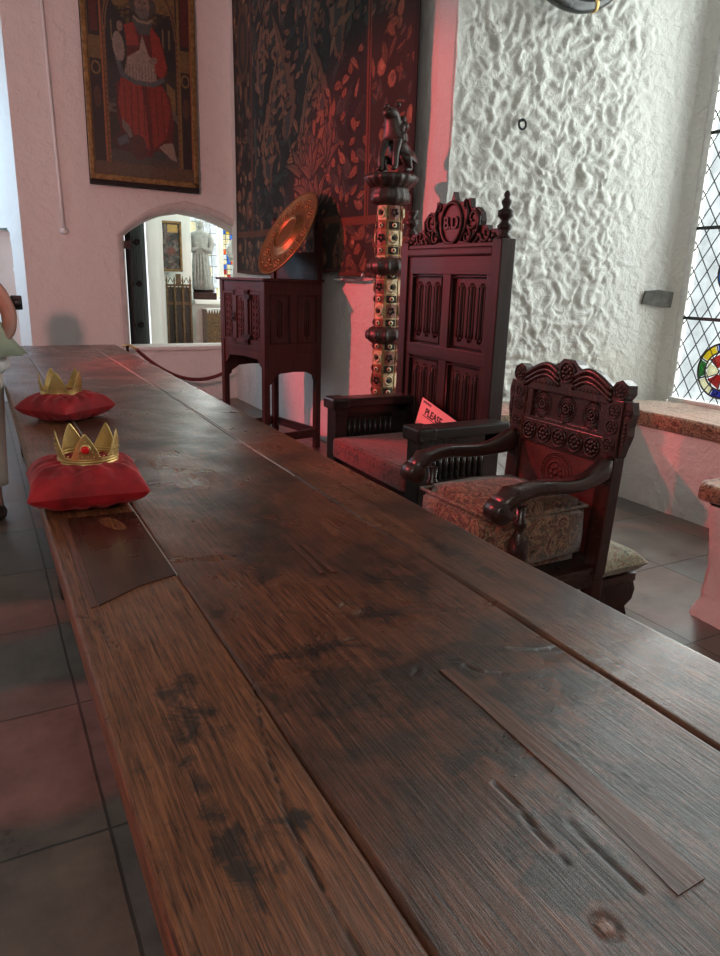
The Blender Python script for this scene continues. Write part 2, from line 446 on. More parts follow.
def grid_obj(name, P, m, parent=None, kind=None, color=None, attr='paint', keep=None, smooth=True):
    # P: (ny,nx,3) array of vertex positions
    ny, nx, _ = P.shape
    idx = np.arange(ny*nx).reshape(ny, nx)
    q = np.stack([idx[:-1, :-1], idx[:-1, 1:], idx[1:, 1:], idx[1:, :-1]], -1)
    q = q[keep] if keep is not None else q.reshape(-1, 4)
    q = q.reshape(-1, 4)
    me = bpy.data.meshes.new(name)
    me.from_pydata(P.reshape(-1, 3).tolist(), [], q.tolist())
    if smooth: me.polygons.foreach_set('use_smooth', [True]*len(q))
    if color is not None:
        ca = me.color_attributes.new(attr, 'FLOAT_COLOR', 'POINT')
        c4 = np.ones((ny*nx, 4), np.float32); c4[:, :3] = color.reshape(-1, 3)
        ca.data.foreach_set('color', c4.ravel())
    me.materials.append(m)
    o = bpy.data.objects.new(name, me); C.objects.link(o)
    if parent is not None: o.parent = parent
    if kind: o['kind'] = kind
    return o
def fbm(p, octv=4): return noise.fractal(p, 0.9, 2.1, octv)

# ------------------------------------------------------------------ painter for flat pictures (numpy canvas, y up)
class Canvas:
    def __init__(s, w, h, nx, ny, base):
        s.w, s.h = w, h
        s.X, s.Y = np.meshgrid(np.linspace(0, w, nx), np.linspace(0, h, ny))
        s.c = np.zeros((ny, nx, 3)); s.c[:] = base
    def put(s, mask, col, a=1.0):
        s.c[mask] = s.c[mask]*(1-a)+np.array(col)*a
    def rect(s, x0, x1, y0, y1, col, a=1): s.put((s.X >= x0) & (s.X <= x1) & (s.Y >= y0) & (s.Y <= y1), col, a)
    def ell(s, cx, cy, rx, ry, col, ang=0, a=1):
        u = (s.X-cx)*math.cos(ang)+(s.Y-cy)*math.sin(ang); v = -(s.X-cx)*math.sin(ang)+(s.Y-cy)*math.cos(ang)
        s.put((u/rx)**2+(v/ry)**2 <= 1, col, a)
    def inside(s, pts):
        m = np.zeros(s.X.shape, bool); n = len(pts)
        for i in range(n):
            x1, y1 = pts[i]; x2, y2 = pts[(i+1) % n]
            if y1 == y2: continue
            cnd = (s.Y > min(y1, y2)) & (s.Y <= max(y1, y2)) & (s.X < (s.Y-y1)*(x2-x1)/(y2-y1)+x1)
            m ^= cnd
        return m
    def poly(s, pts, col, a=1): s.put(s.inside(pts), col, a)
    def line(s, pts, wd, col, a=1):
        for (x1, y1), (x2, y2) in zip(pts[:-1], pts[1:]):
            dx, dy = x2-x1, y2-y1; L = dx*dx+dy*dy+1e-9
            t = np.clip(((s.X-x1)*dx+(s.Y-y1)*dy)/L, 0, 1)
            s.put(np.hypot(s.X-x1-t*dx, s.Y-y1-t*dy) < wd, col, a)
    def leaf(s, x, y, L, W, ang, col, col2=None, serr=0, bend=0):
        # a leaf growing from (x,y) in direction ang, optionally bent and serrated, with a midrib
        u = (s.X-x)*math.cos(ang)+(s.Y-y)*math.sin(ang); v = -(s.X-x)*math.sin(ang)+(s.Y-y)*math.cos(ang)
        t = u/L
        vv = v-bend*t*t*L
        ok = (t > 0) & (t < 1)
        tt = np.clip(t, 0, 1)
        wd = W*np.sin(PI*tt**0.8)
        if serr: wd = wd*(0.78+0.3*np.abs(((tt*serr) % 1)-0.15))
        m = ok & (np.abs(vv) < wd)
        s.put(m, col)
        if col2 is not None:
            s.put(m & (vv > wd*0.1) & (vv < wd*0.8), col2, 0.6)
            s.put(m & (np.abs(vv) < max(W*0.05, 0.004)), tuple(c*0.5 for c in col))
            s.put(m & (np.abs(vv) > wd*0.86), tuple(c*0.35 for c in col), 0.8)

# ================================================================== SETTING
def plan_wall(name, pts, z0, z1, res, amp, scale, m, seed=0, fine=0.3, warp=None, keepfn=None, chunky=False):
    P2 = [Vector(p) for p in pts]
    seg = [(P2[i+1]-P2[i]).length for i in range(len(P2)-1)]
    tot = sum(seg); n = max(2, int(tot/res)); nz = max(2, int((z1-z0)/res))
    arr = np.zeros((nz+1, n+1, 3)); sarr = np.zeros(n+1)
    for i in range(n+1):
        d = tot*i/n; k = 0; dd = d
        while k < len(seg)-1 and dd > seg[k]: dd -= seg[k]; k += 1
        q = P2[k].lerp(P2[k+1], min(1, dd/seg[k]))
        t = (P2[k+1]-P2[k]).normalized(); nn = Vector((t.y, -t.x))
        a = amp(d, tot) if callable(amp) else amp
        for j in range(nz+1):
            z = z0+(z1-z0)*j/nz
            if a > 0:
                pv = Vector((d*scale+seed, seed*3, z*scale))
                if chunky:
                    wv = pv+Vector((noise.noise(pv*0.7), 0, noise.noise(pv*0.7+Vector((9, 3, 1)))))*0.7
                    h = -0.5+1.4*abs(noise.noise(wv))+0.9*abs(noise.noise(wv*2.1+Vector((3, 1, 7))))+0.55*noise.noise(wv*1.4+Vector((5, 5, 5)))+0.5*noise.noise(pv*0.3)
                else: h = noise.fractal(pv, 0.8, 2.2, 4)*0.5+fine*noise.noise(pv*4.3)
                h = max(-1.2, min(1.2, h*1.6))
            else: h = 0
            ww = warp(d, z) if warp else 0
            arr[j, i] = (q.x+nn.x*(h*a+ww), q.y+nn.y*(h*a+ww), z)
    keep = None
    if keepfn:
        mid = (arr[:-1, :-1]+arr[1:, 1:])/2
        keep = np.array([[keepfn(mid[j, i]) for i in range(n)] for j in range(nz)])
    return grid_obj(name, arr, m, kind='structure', keep=keep)

mb = MB(); mb.box(-2.6, 6.0, -3.2, 12.0, -0.08, 0.0)
mb.build('floor', M['floor'], kind='structure')
mb = MB(); mb.box(-2.8, 6.0, -3.4, 12.0, 5.2, 5.3)
mb.build('ceiling', M['pink_roof'], kind='structure')

# far wall with the arched opening
ARCH = []
def arch_pts(inset=0.0, zs=1.80, x0=1.42, x1=2.98, apex=2.145, xa=2.13):
    L = []
    x0 += inset; x1 -= inset; apex -= inset
    for k in range(13):
        t = k/12
        # four-centred arch: steep shoulder then flatter rise
        x = x0+(xa-x0)*t
        z = zs+(apex-zs)*(0.62*math.sin(PI/2*min(1, t*1.25))**0.9+0.38*t)
        L.append((x, z))
    for k in range(1, 13):
        t = 1-k/12
        x = x1-(x1-xa)*t
        z = zs+(apex-zs)*(0.62*math.sin(PI/2*min(1, t*1.25))**0.9+0.38*t)
        L.append((x, z))
    return L
arch = arch_pts()
def in_open(p):
    x, z = p[0], p[2]
    if x < 1.42 or x > 2.98 or z < 0.62: return False
    zt = np.interp(x, [a[0] for a in arch], [a[1] for a in arch])
    return z < zt
def far_warp(d, z):
    # low relief patches of worn render
    return 0
plan_wall('wall_far', [(0.49, 8.1), (3.05, 8.1)], -0.02, 5.2, 0.02, lambda d, t: 0.016, 2.2, M['plaster'], 3.1, 0.22, keepfn=lambda p: not in_open(p))
mb = MB(); mb.box(0.48, 1.40, 8.13, 8.40, -0.02, 5.2); mb.box(1.40, 2.98, 8.13, 8.40, -0.02, 0.60)
for k in range(len(arch)-1):
    (xa, za), (xb, zb) = arch[k], arch[k+1]
    mb.add([(xa, 8.13, za+.02), (xb, 8.13, zb+.02), (xb, 8.40, zb+.02), (xa, 8.40, za+.02), (xa, 8.13, 5.2), (xb, 8.13, 5.2), (xb, 8.40, 5.2), (xa, 8.40, 5.2)],
           [(0, 3, 2, 1), (4, 5, 6, 7), (0, 1, 5, 4), (3, 7, 6, 2)])
mb.box(2.98, 3.1, 8.13, 8.40, -0.02, 5.2)
mb.build('wall_far_core', M['plaster'], kind='structure')
# moulded stone surround of the arch
o1 = [(1.43, 0.62)]+arch_pts()+[(2.665, 0.62)]
prof = [(-0.035, 8.085), (-0.02, 8.075), (0.0, 8.08), (0.03, 8.10), (0.035, 8.135), (0.05, 8.14), (0.070, 8.20), (0.075, 8.24), (0.08, 8.25), (0.08, 8.42)]
mb = MB(); vs = []; fs = []; rows = []
for ins, y in prof:
    pts = [(1.42+ins, 0.60)]+arch_pts(ins)+[(2.98-ins, 0.60)]
    rows.append(len(pts)); vs += [(x, y, z) for x, z in pts]
n = rows[0]
for i in range(len(prof)-1):
    for k in range(n-1): fs.append((i*n+k, i*n+k+1, (i+1)*n+k+1, (i+1)*n+k))
mb.add(vs, fs, False); mb.build('trim_1', M['stone'], kind='structure')
mb = MB(); mb.box(1.40, 2.98, 8.06, 8.44, 0.585, 0.63, bev=0.012); mb.build('trim_2', M['plaster'], kind='structure')

# right wall (tapestry side), its corner, and the rough embrasure wall to the window
plan_wall('wall_right', [(2.68, 8.16), (2.68, 4.0), (2.68, 3.90)], -0.02, 5.2, 0.03, lambda d, t: 0.014, 2.0, M['plaster'], 9.4, 0.2)
def amb(d, t):
    e = min(1, d/0.12)*min(1, max(0.12, (t-d-0.35)/0.35))
    return 0.019*e
plan_wall('wall_embrasure', [(2.68, 3.915), (4.05, 3.66), (4.24, 3.63), (4.34, 3.60), (4.40, 3.56), (4.425, 3.47)], 0.0, 4.6, 0.0105, amb, 11.0, M['plaster_rough'], 1.7, 0.38, chunky=True)
plan_wall('wall_window', [(4.47, 3.5), (4.47, 0.9)], 0.0, 0.62, 0.05, 0.004, 3, M['plaster'], 2)
mb = MB(); mb.box(4.40, 4.56, 0.9, 3.56, 3.9, 5.2); mb.box(4.46, 4.56, 3.485, 3.7, 0.0, 5.2); mb.box(4.40, 4.56, 0.9, 1.35, 0.6, 3.95)
mb.build('wall_window_core', M['plaster'], kind='structure')
mb = MB(); mb.box(2.68, 4.56, 0.72, 0.9, 0.0, 5.2); mb.box(2.68, 2.86, -3.2, 0.72, 0.0, 5.2)
mb.build('wall_right_near', M['plaster'], kind='structure')
# left recess beside the far wall, lit by its own window
plan_wall('wall_left_recess', [(-1.2, 9.0), (0.16, 8.80), (0.49, 8.10)], 0.0, 5.2, 0.02, lambda d, t: 0.010*min(1, (t-d)/0.05), 3.2, M['plaster_far'], 5.5, 0.3,
          keepfn=lambda p: not (0.27 < p[0] < 0.395 and 0.0 < p[2] < 1.74+0.09*math.sqrt(max(0, 1-((p[0]-0.333)/0.063)**2))))
mb = MB(); mb.box(0.24, 0.44, 8.62, 8.70, 0, 2.2); mb.box(0.42, 0.44, 8.3, 8.70, 0, 2.2); mb.build('wall_niche_back', M['plaster_far'], kind='structure')
mb = MB()
mb.box(-2.6, -2.45, -3.2, 5.2, 0, 5.2); mb.box(-2.6, -2.45, 5.2, 7.2, 0, 1.1); mb.box(-2.6, -2.45, 5.2, 7.2, 3.7, 5.2); mb.box(-2.6, -1.15, 7.15, 7.3, 0, 5.2); mb.box(-1.30, -1.15, 7.2, 9.2, 0, 5.2)
mb.build('wall_left', M['plaster'], kind='structure')
mb = MB(); mb.box(-2.6, 2.86, -3.2, -3.05, 0, 5.2); mb.build('wall_near', M['plaster'], kind='structure')

# ---- window_1 : leaded light with two stained roundels
win = bpy.data.objects.new('window_1', None); C.objects.link(win); win['kind'] = 'structure'; win.location = (4.45, 2.4, 0.63)
def wl(mbx, name, m):
    return mbx.build(name, m, win)
mb = MB()
yN, yF, H = -1.04, 1.03, 3.3      # local y of the near and far jambs
mb.box(-0.014, 0.02, yF-0.004, yF+0.05, 0, H, bev=0.008); mb.box(-0.05, 0.06, yN-0.05, yN+0.05, 0, H, bev=0.01)
mb.box(-0.06, 0.08, -0.10, -0.0, 0, H, bev=0.02)
mb.box(-0.05, 0.06, yN, yF, -0.02, 0.03, bev=0.01); mb.box(-0.05, 0.06, yN, yF, H-0.03, H+0.03)
wl(mb, 'window_frame', M['white'])
mb = MB(); mb.box(0.0, 0.004, yN, yF, 0.0, H); wl(mb, 'window_pane', M['glass'])
mb = MB()
dy, dz = 0.105, 0.165
def clipline(a, b):
    # clip a segment to the opening
    t0, t1 = 0, 1
    for k, lo, hi in ((0, yN, yF), (1, 0.0, H)):
        d = b[k]-a[k]
        if abs(d) < 1e-9: continue
        u, v = (lo-a[k])/d, (hi-a[k])/d
        if u > v: u, v = v, u
        t0 = max(t0, u); t1 = min(t1, v)
    if t0 >= t1: return None
    f = lambda t: (a[0]+(b[0]-a[0])*t, a[1]+(b[1]-a[1])*t)
    return f(t0), f(t1)
slope = dz/dy*1.0
for s in (1, -1):
    for k in range(-60, 80):
        z_at = k*dz*2*0.5
        a = (yN, z_at if s > 0 else z_at); b = (yF, z_at+s*slope*(yF-yN))
        c = clipline(a, b)
        if c:
            (ya, za), (yb, zb) = c
            mb.tube([(-0.004, ya, za), (-0.004, yb, zb)], 0.0045, 4)
wl(mb, 'lead_lattice', M['lead'])
mb = MB()
for z in (0.59, 1.19, 1.79, 2.39): mb.box(-0.014, 0.0, yN, yF, z-0.011, z+0.011)
wl(mb, 'saddle_bar', M['lead'])
def roundel(cy, cz, r, ring, core):
    n = len(ring)
    for k, key in enumerate(ring):
        m2 = MB(); a0 = 2*PI*(k-0.5)/n+0.06; a1 = 2*PI*(k+0.5)/n-0.06
        out = [(cy+r*math.cos(a0+(a1-a0)*t/6), cz+r*math.sin(a0+(a1-a0)*t/6)) for t in range(7)]
        inn = [(cy+r*0.72*math.cos(a1-(a1-a0)*t/6), cz+r*0.72*math.sin(a1-(a1-a0)*t/6)) for t in range(7)]
        m2.prism(out+inn, -0.012, -0.007, 'YZ'); wl(m2, 'stained_glass_piece', M[key])
    m2 = MB()
    m2.tube([(-0.010, cy+r*math.cos(a), cz+r*math.sin(a)) for a in np.linspace(0, 2*PI, 40)[:-1]], 0.007, 6, closed=True)
    m2.tube([(-0.010, cy+r*0.70*math.cos(a), cz+r*0.70*math.sin(a)) for a in np.linspace(0, 2*PI, 40)[:-1]], 0.006, 6, closed=True)
    for k in range(n):
        a = 2*PI*(k-0.5)/n; m2.tube([(-0.010, cy+r*0.7*math.cos(a), cz+r*0.7*math.sin(a)), (-0.010, cy+r*math.cos(a), cz+r*math.sin(a))], 0.006, 5)
    for k in range(6):
        a = PI*k/3+0.4; m2.tube([(-0.010, cy+r*0.2*math.cos(a), cz+r*0.2*math.sin(a)), (-0.010, cy+r*.7*math.cos(a+.2), cz+r*.7*math.sin(a+.2))], 0.004, 5)
    wl(m2, 'roundel_leading', M['lead'])
    for k in range(6):
        a0 = PI*k/3+0.45; a1 = a0+PI/3-0.1
        m2 = MB(); m2.prism([(cy+r*q*math.cos(a), cz+r*q*math.sin(a)) for q, a in ((0.2, a0), (0.67, a0+.15), (0.67, a1+.1), (0.2, a1))], -0.012, -0.007, 'YZ')
        wl(m2, 'stained_glass_piece', M[core[k % len(core)]])
roundel(0.665, 0.255, 0.185, ['g_green', 'g_yellow', 'g_blue', 'g_pale', 'g_green', 'g_yellow', 'g_blue', 'g_pale'], ['g_red', 'g_pale'])
roundel(0.66, 0.90, 0.15, ['g_sky', 'g_blue', 'g_sky', 'g_sky', 'g_blue', 'g_sky'], ['g_pale', 'g_sky'])

# ---- masonry benches of the embrasure (U shape)
def masonry(name, x0, x1, y0, y1, z1, seed):
    mbx = MB(); mbx.box(x0+0.02, x1-0.02, y0+0.02, y1-0.02, 0, z1)
    mbx.build(name+'_core', M['plaster'], kind='structure')
    return plan_wall(name, [(x0, y1), (x0, y0)], 0, z1, 0.02, 0.010, 4.5, M['plaster'], seed, 0.3)
masonry('trim_3', 3.86, 4.46, 1.8, 3.5, 0.53, 4)
mb = MB(); mb.prism([(2.62, 3.90), (2.66, 3.385), (3.88, 3.30), (4.3, 3.35), (4.3, 3.62)], 0.0, 0.53, 'XY'); mb.build('trim_4', M['plaster'], kind='structure')
plan_wall('trim_5', [(2.66, 3.38), (3.87, 3.295)], 0, 0.53, 0.02, 0.010, 4.5, M['plaster'], 6, 0.3)
# near arm of the bench, end towards the hall
plan_wall('trim_6', [(3.9, 1.86), (2.80, 1.86), (2.745, 1.83), (2.735, 1.76), (2.735, 0.9)], 0, 0.52, 0.02, 0.014, 5, M['plaster'], 8, 0.3,
          warp=lambda d, z: 0.025*max(0, 1-z/0.08)-0.02*math.sin(z*8))
mb = MB(); mb.box(2.79, 4.46, 0.9, 1.81, 0, 0.53); mb.build('trim_7', M['plaster'], kind='structure')

def slab_cushion(name, outline, z0, z1, m, label):
    # padded slab: rounded edges from an outline (x,y)
    mbx = MB(); cx = sum(p[0] for p in outline)/len(outline); cy = sum(p[1] for p in outline)/len(outline)
    dense = []
    for i in range(len(outline)):
        a, b = Vector(outline[i]), Vector(outline[(i+1) % len(outline)])
        k = max(1, int((b-a).length/0.06))
        dense += [a.lerp(b, t/k) for t in range(k)]
    n = len(dense); vs = []; fs = []; lev = [(0.0, 0.018), (0.12, 0.004), (0.3, 0.0), (0.7, 0.0), (0.88, 0.006), (1.0, 0.025)]
    for t, ins in lev:
        for q in dense:
            d = Vector((cx, cy))-q; L = d.length
            p = q+d/L*(ins+0.006*noise.noise(Vector((q.x*8, q.y*8, t*3))))
            vs.append((p.x, p.y, z0+(z1-z0)*t+0.006*noise.noise(Vector((q.x*5, q.y*5, 7)))))
    for i in range(len(lev)-1):
        for k in range(n): fs.append((i*n+k, i*n+(k+1) % n, (i+1)*n+(k+1) % n, (i+1)*n+k))
    fs.append(tuple(range(n))); fs.append(tuple((len(lev)-1)*n+k for k in range(n)))
    mbx.add(vs, fs, True)
    for f in range(len(fs)-2, len(fs)): mbx.smooth[f] = False
    o = mbx.build(name, m)
    return tag(o, label, 'cushion', 'floral bench cushions')
slab_cushion('bench_cushion', [(2.70, 3.855), (2.72, 3.36), (3.83, 3.285), (3.83, 3.64)], 0.535, 0.635, M['bench_fabric'], 'pale floral bench cushion along rough wall between the throne and the armchair back')
slab_cushion('bench_cushion', [(3.835, 3.60), (3.835, 1.0), (4.40, 1.0), (4.40, 3.29), (4.22, 3.53)], 0.535, 0.635, M['bench_fabric'], 'long floral bench cushion directly below the leaded window')
slab_cushion('bench_cushion', [(2.71, 0.95), (2.70, 1.88), (2.76, 1.92), (3.78, 1.92), (3.78, 0.95)], 0.535, 0.61, M['bench_fabric'], 'floral bench cushion end at right edge above the pink pillar')

# ---- details on the far wall
# conduit
mb = MB(); mb.tube([(0.845, 8.07, 5.0), (0.850, 8.07, 3.8), (0.872, 8.07, 2.4), (0.885, 8.07, 1.83)], 0.016, 8); mb.lathe([(0.0, 1.775), (0.035, 1.78), (0.045, 1.80), (0.035, 1.83), (0.0, 1.84)], 0.885, 8.06, 12)
tag(mb.build('cable_conduit', M['plaster']), 'pink-washed vertical cable conduit ending in a round box on far wall', 'conduit')
mb = MB(); mb.box(0.40, 0.56, 8.055, 8.085, 3.30, 3.40, bev=0.01)
# jamb plaque
mb = MB(); mb.box(1.455, 1.535, 8.05, 8.075, 1.66, 1.74, bev=0.004)
for x in (1.468, 1.522): mb.sphere((x, 8.048, 1.70), 0.005, 8)
t_ = mb.build('wall_plaque', M['brown_dark']); tag(t_, 'small dark plaque on left jamb of the arched opening', 'plaque')
# wall hole: a near-flush slab, the hole's shade put into its colour
mb = MB()
mb.prism([(0, 0), (0.21, -0.02), (0.22, 0.085), (0.12, 0.10), (0.015, 0.09)], 0, 0.06, 'XZ')
t_ = mb.build('trim_8', M['hole_shade'], kind='structure'); t_.location = (4.215, 3.612, 1.305); t_.rotation_euler = (0, 0, R(-26))
mb = MB(); mb.tube([(3.13+0.028*math.cos(a), 3.78, 2.375+0.028*math.sin(a)) for a in np.linspace(0, 2*PI, 20)[:-1]], 0.007, 6, closed=True); mb.tube([(3.13, 3.86, 2.40), (3.13, 3.77, 2.40)], 0.009, 6)
tag(mb.build('wall_ring', M['iron']), 'small iron ring bolt in the rough white wall above the throne', 'ring')

# ================================================================== TABLE
T0 = Vector((0.605, 3.2, 0.0))
table = thing('refectory_table', 'long dark oak refectory table of worn boards running from the foreground to the far wall', 'table', T0)
TX0, TXA, TXB, TX1 = 0.107, 0.3335, 0.889, 1.105
TY0, TY1, TZ = -0.35, 6.83, 0.78
# marks: (polyline, half width, depth)
GROOVES = [([(0.334, 0.948), (0.307, 0.845), (0.294, 0.777), (0.275, 0.662), (0.267, 0.531), (0.269, 0.464), (0.262, 0.36)], 0.0030, 0.006),
           ([(0.232, 0.702), (0.228, 0.633), (0.222, 0.56)], 0.002, 0.003),
           ([(0.20, 0.62), (0.205, 0.5), (0.20, 0.42)], 0.0015, 0.003),
           ([(0.543, 0.60), (0.542, 0.559), (0.534, 0.507), (0.534, 0.457)], 0.0035, 0.005),
           ([(0.581, 0.502), (0.578, 0.451), (0.578, 0.392)], 0.004, 0.005),
           ([(0.664, 0.659), (0.675, 0.58)], 0.002, 0.003),
           ([(0.70, 0.62), (0.72, 0.50), (0.72, 0.42)], 0.0015, 0.002),
           ([(0.797, 0.877), (0.834, 0.851), (0.889, 0.841)], 0.003, 0.006),
           ([(0.536, 1.028), (0.558, 1.03)], 0.004, 0.004), ([(0.608, 0.891), (0.591, 0.874)], 0.004, 0.004),
           ([(0.687, 0.864), (0.70, 0.83), (0.728, 0.812)], 0.004, 0.006), ([(0.66, 0.90), (0.69, 0.88)], 0.003, 0.003),
           ([(0.11, 1.33), (0.135, 1.31), (0.155, 1.21), (0.165, 1.17)], 0.0025, 0.004),
           ([(0.66, 1.20), (0.70, 1.17), (0.73, 1.19)], 0.002, 0.003), ([(0.71, 1.30), (0.72, 1.25), (0.76, 1.22)], 0.003, 0.003),
           ([(0.15, 3.02), (0.19, 2.96)], 0.003, 0.003), ([(0.45, 3.6), (0.47, 3.4), (0.50, 3.3)], 0.003, 0.003), ([(0.60, 2.6), (0.62, 2.45)], 0.003, 0.003),
           ([(0.95, 0.95), (0.96, 0.80), (0.955, 0.72)], 0.0015, 0.002), ([(0.50, 2.0), (0.51, 1.8)], 0.002, 0.002), ([(0.99, 2.2), (0.985, 1.8), (0.99, 1.6)], 0.002, 0.003)]
DARK = [(0.48, 0.93, 0.13, 0.16), (0.60, 0.86, 0.12, 0.14), (0.70, 0.80, 0.14, 0.22), (0.64, 0.62, 0.16, 0.24), (0.74, 0.50, 0.12, 0.22), (0.80, 0.75, 0.09, 0.25), (0.55, 0.45, 0.09, 0.16), (0.79, 1.22, 0.09, 0.28), (0.68, 1.12, 0.10, 0.10), (0.62, 1.75, 0.14, 0.28),
        (0.45, 2.3, 0.09, 0.5), (0.7, 2.8, 0.15, 0.7), (0.226, 0.93, 0.05, 0.11), (0.25, 0.87, 0.035, 0.05), (0.195, 0.70, 0.022, 0.22), (0.52, 1.45, 0.06, 0.2), (0.24, 0.60, 0.012, 0.02), (0.29, 0.66, 0.02, 0.02), (0.47, 3.4, 0.12, 0.9), (0.36, 1.25, 0.02, 0.1),
        (0.97, 1.3, 0.04, 0.2), (1.0, 0.6, 0.06, 0.15)]
COPPER = [(0.509, 0.378, 0.011, 0.012), (0.61, 1.142, 0.016, 0.022)]
def board(name, x0, x1, m, seed, chamfer=0.0025):
    fine_y = np.arange(0.30, 1.9, 0.0045); mid_y = np.arange(1.9, 3.6, 0.012); far_y = np.arange(3.6, TY1, 0.05)
    ys = np.concatenate([np.arange(TY0, 0.30, 0.05), fine_y, mid_y, far_y, [TY1]])
    nxi = int((x1-x0)/0.0045)
    xs = np.linspace(x0, x1, nxi+1)
    X, Y = np.meshgrid(xs, ys)
    e = np.minimum(X-x0, x1-X)
    wob = 0.0018*np.sin(Y*3.1+seed)+0.0012*np.sin(Y*9.7+seed*2)
    Xw = X+wob*(e < 0.02)*0
    Z = np.full_like(X, TZ)
    Z += 0.0012*np.sin(Y*2.3+X*9+seed)+0.0009*np.sin(Y*6.1-X*17+seed)+0.0006*np.sin(Y*17+X*31)
    Z -= np.clip(1-e/chamfer, 0, 1)**2*0.004
    col = np.zeros(X.shape+(3,))
    for cx, cy, rx, ry in DARK:
        d = ((X-cx)/rx)**2+((Y-cy)/ry)**2
        col[..., 0] = np.maximum(col[..., 0], np.clip(1.1-d*0.8, 0, 1)*0.55)
    for pts, wd, dep in GROOVES:
        best = np.full(X.shape, 9.0)
        for (a, b), (c, d) in zip(pts[:-1], pts[1:]):
            dx, dy = c-a, d-b; t = np.clip(((X-a)*dx+(Y-b)*dy)/(dx*dx+dy*dy), 0, 1)
            best = np.minimum(best, np.hypot(X-a-t*dx, Y-b-t*dy))
        jag = 0.8+0.35*np.sin(Y*61+X*37)+0.25*np.sin(Y*173+X*90)
        g = np.clip(1-best/(wd*jag*0.95), 0, 1); dep = dep*0.55
        Z -= g*dep
        Z += 0.0005*np.exp(-((best-wd*3)/(wd*1.8))**2)
        col[..., 1] = np.maximum(col[..., 1], np.clip(g*1.3, 0, 0.8))
    for cx, cy, rx, ry in COPPER:
        d = ((X-cx)/rx)**2+((Y-cy)/ry)**2
        col[..., 2] = np.maximum(col[..., 2], np.clip(2.2-2*d, 0, 1)*(0.8 if cy < 1 else 0.35))
        Z -= 0.003*np.exp(-((np.sqrt(d)-1.15)/0.25)**2)
    P = np.stack([Xw-T0.x, Y-T0.y, Z], -1)
    o = grid_obj(name, P, m, table, color=col, attr='stain')
    # side and end skirts give the board its thickness
    bm = bmesh.new(); bm.from_mesh(o.data)
    edges = [e_ for e_ in bm.edges if e_.is_boundary]
    r = bmesh.ops.extrude_edge_only(bm, edges=edges)
    for v in r['geom']:
        if isinstance(v, bmesh.types.BMVert): v.co.z = TZ-0.055
    bm.to_mesh(o.data); bm.free()
    return o
board('board', TX0, TXA-0.0008, M['table_left'], 1.0)
board('board', TXA+0.0008, TXB-0.003, M['table_mid'], 2.3)
board('board', TXB+0.002, TX1, M['table_right'], 3.9, 0.006)
def slab(pts, z0, z1, name, m, lab=None):
    mbx = MB(); mbx.prism([(a-T0.x, b-T0.y) for a, b in pts], z0, z1, 'XY'); o = mbx.build(name, m, table)
    if lab: o['label'] = lab
    return o
slab([(0.636, 0.868), (0.660, 0.862), (0.669, 0.74), (0.672, 0.55), (0.658, 0.372), (0.611, 0.370), (0.628, 0.55), (0.634, 0.74)], TZ-0.01, TZ+0.0022, 'inlay_strip', M['inlay'], 'long tapering reddish repair strip let into the dark board')
slab([(0.630, 1.514), (0.642, 1.512), (0.636, 1.322), (0.622, 1.322)], TZ-0.01, TZ+0.0022, 'inlay_strip', M['inlay'], 'short narrow repair strip')
slab([(0.650, 1.50), (0.664, 1.499), (0.664, 1.316), (0.650, 1.318)], TZ-0.01, TZ+0.0022, 'inlay_strip', M['inlay'], 'short narrow repair strip')
slab([(0.160, 1.93), (0.331, 1.92), (0.331, 1.447), (0.245, 1.42), (0.156, 1.36)], TZ-0.01, TZ+0.0024, 'patch_board', M['inlay_dark'], 'smooth dark patch board let into the edge board')
slab([(0.138, 1.93), (0.157, 1.93), (0.153, 1.36), (0.140, 1.355)], TZ-0.01, TZ+0.0020, 'patch_board', M['inlay'], 'narrow bright orange-brown edge strip')
M['wax_highlight'] = plain('joint_wax_highlight', (0.42, 0.38, 0.35), 0.4)  # pale joint filler with its bright distant highlight put into the colour
for xj, wj, y0j in ((TXA, 0.0016, 1.45), (TXB-0.0005, 0.0024, 2.1)):
    mb = MB(); mb.box(xj-wj-T0.x, xj+wj-T0.x, y0j-T0.y, TY1-0.02-T0.y, TZ-0.012, TZ-0.0002); o = mb.build('joint_filler_highlight', M['wax_highlight'], table); o['label'] = 'thin pale filler line with painted highlight in the board joint'
# dark bed under the joints, edge rails and trestles
mb = MB(); mb.box(TX0-T0.x+0.02, TX1-T0.x-0.02, TY0-T0.y+.02, TY1-T0.y-.02, TZ-0.05, TZ-0.02); mb.build('underboard', M['dark'], table)
for yy in (0.9, 3.2, 6.0):
    mb = MB(); y = yy-T0.y
    mb.box(-0.36, -0.26, y-0.05, y+0.05, 0.08, 0.725, bev=0.01); mb.box(0.26, 0.36, y-0.05, y+0.05, 0.08, 0.725, bev=0.01)
    mb.box(-0.40, 0.40, y-0.06, y+0.06, 0.0, 0.08, bev=0.01); mb.box(-0.42, 0.42, y-0.05, y+0.05, 0.66, 0.725, bev=0.01)
    mb.build('trestle', M['table_under'], table)
mb = MB(); mb.box(-0.05, 0.05, 0.9-3.2, 6.0-3.2, 0.20, 0.30, bev=0.01); mb.build('stretcher', M['table_under'], table)

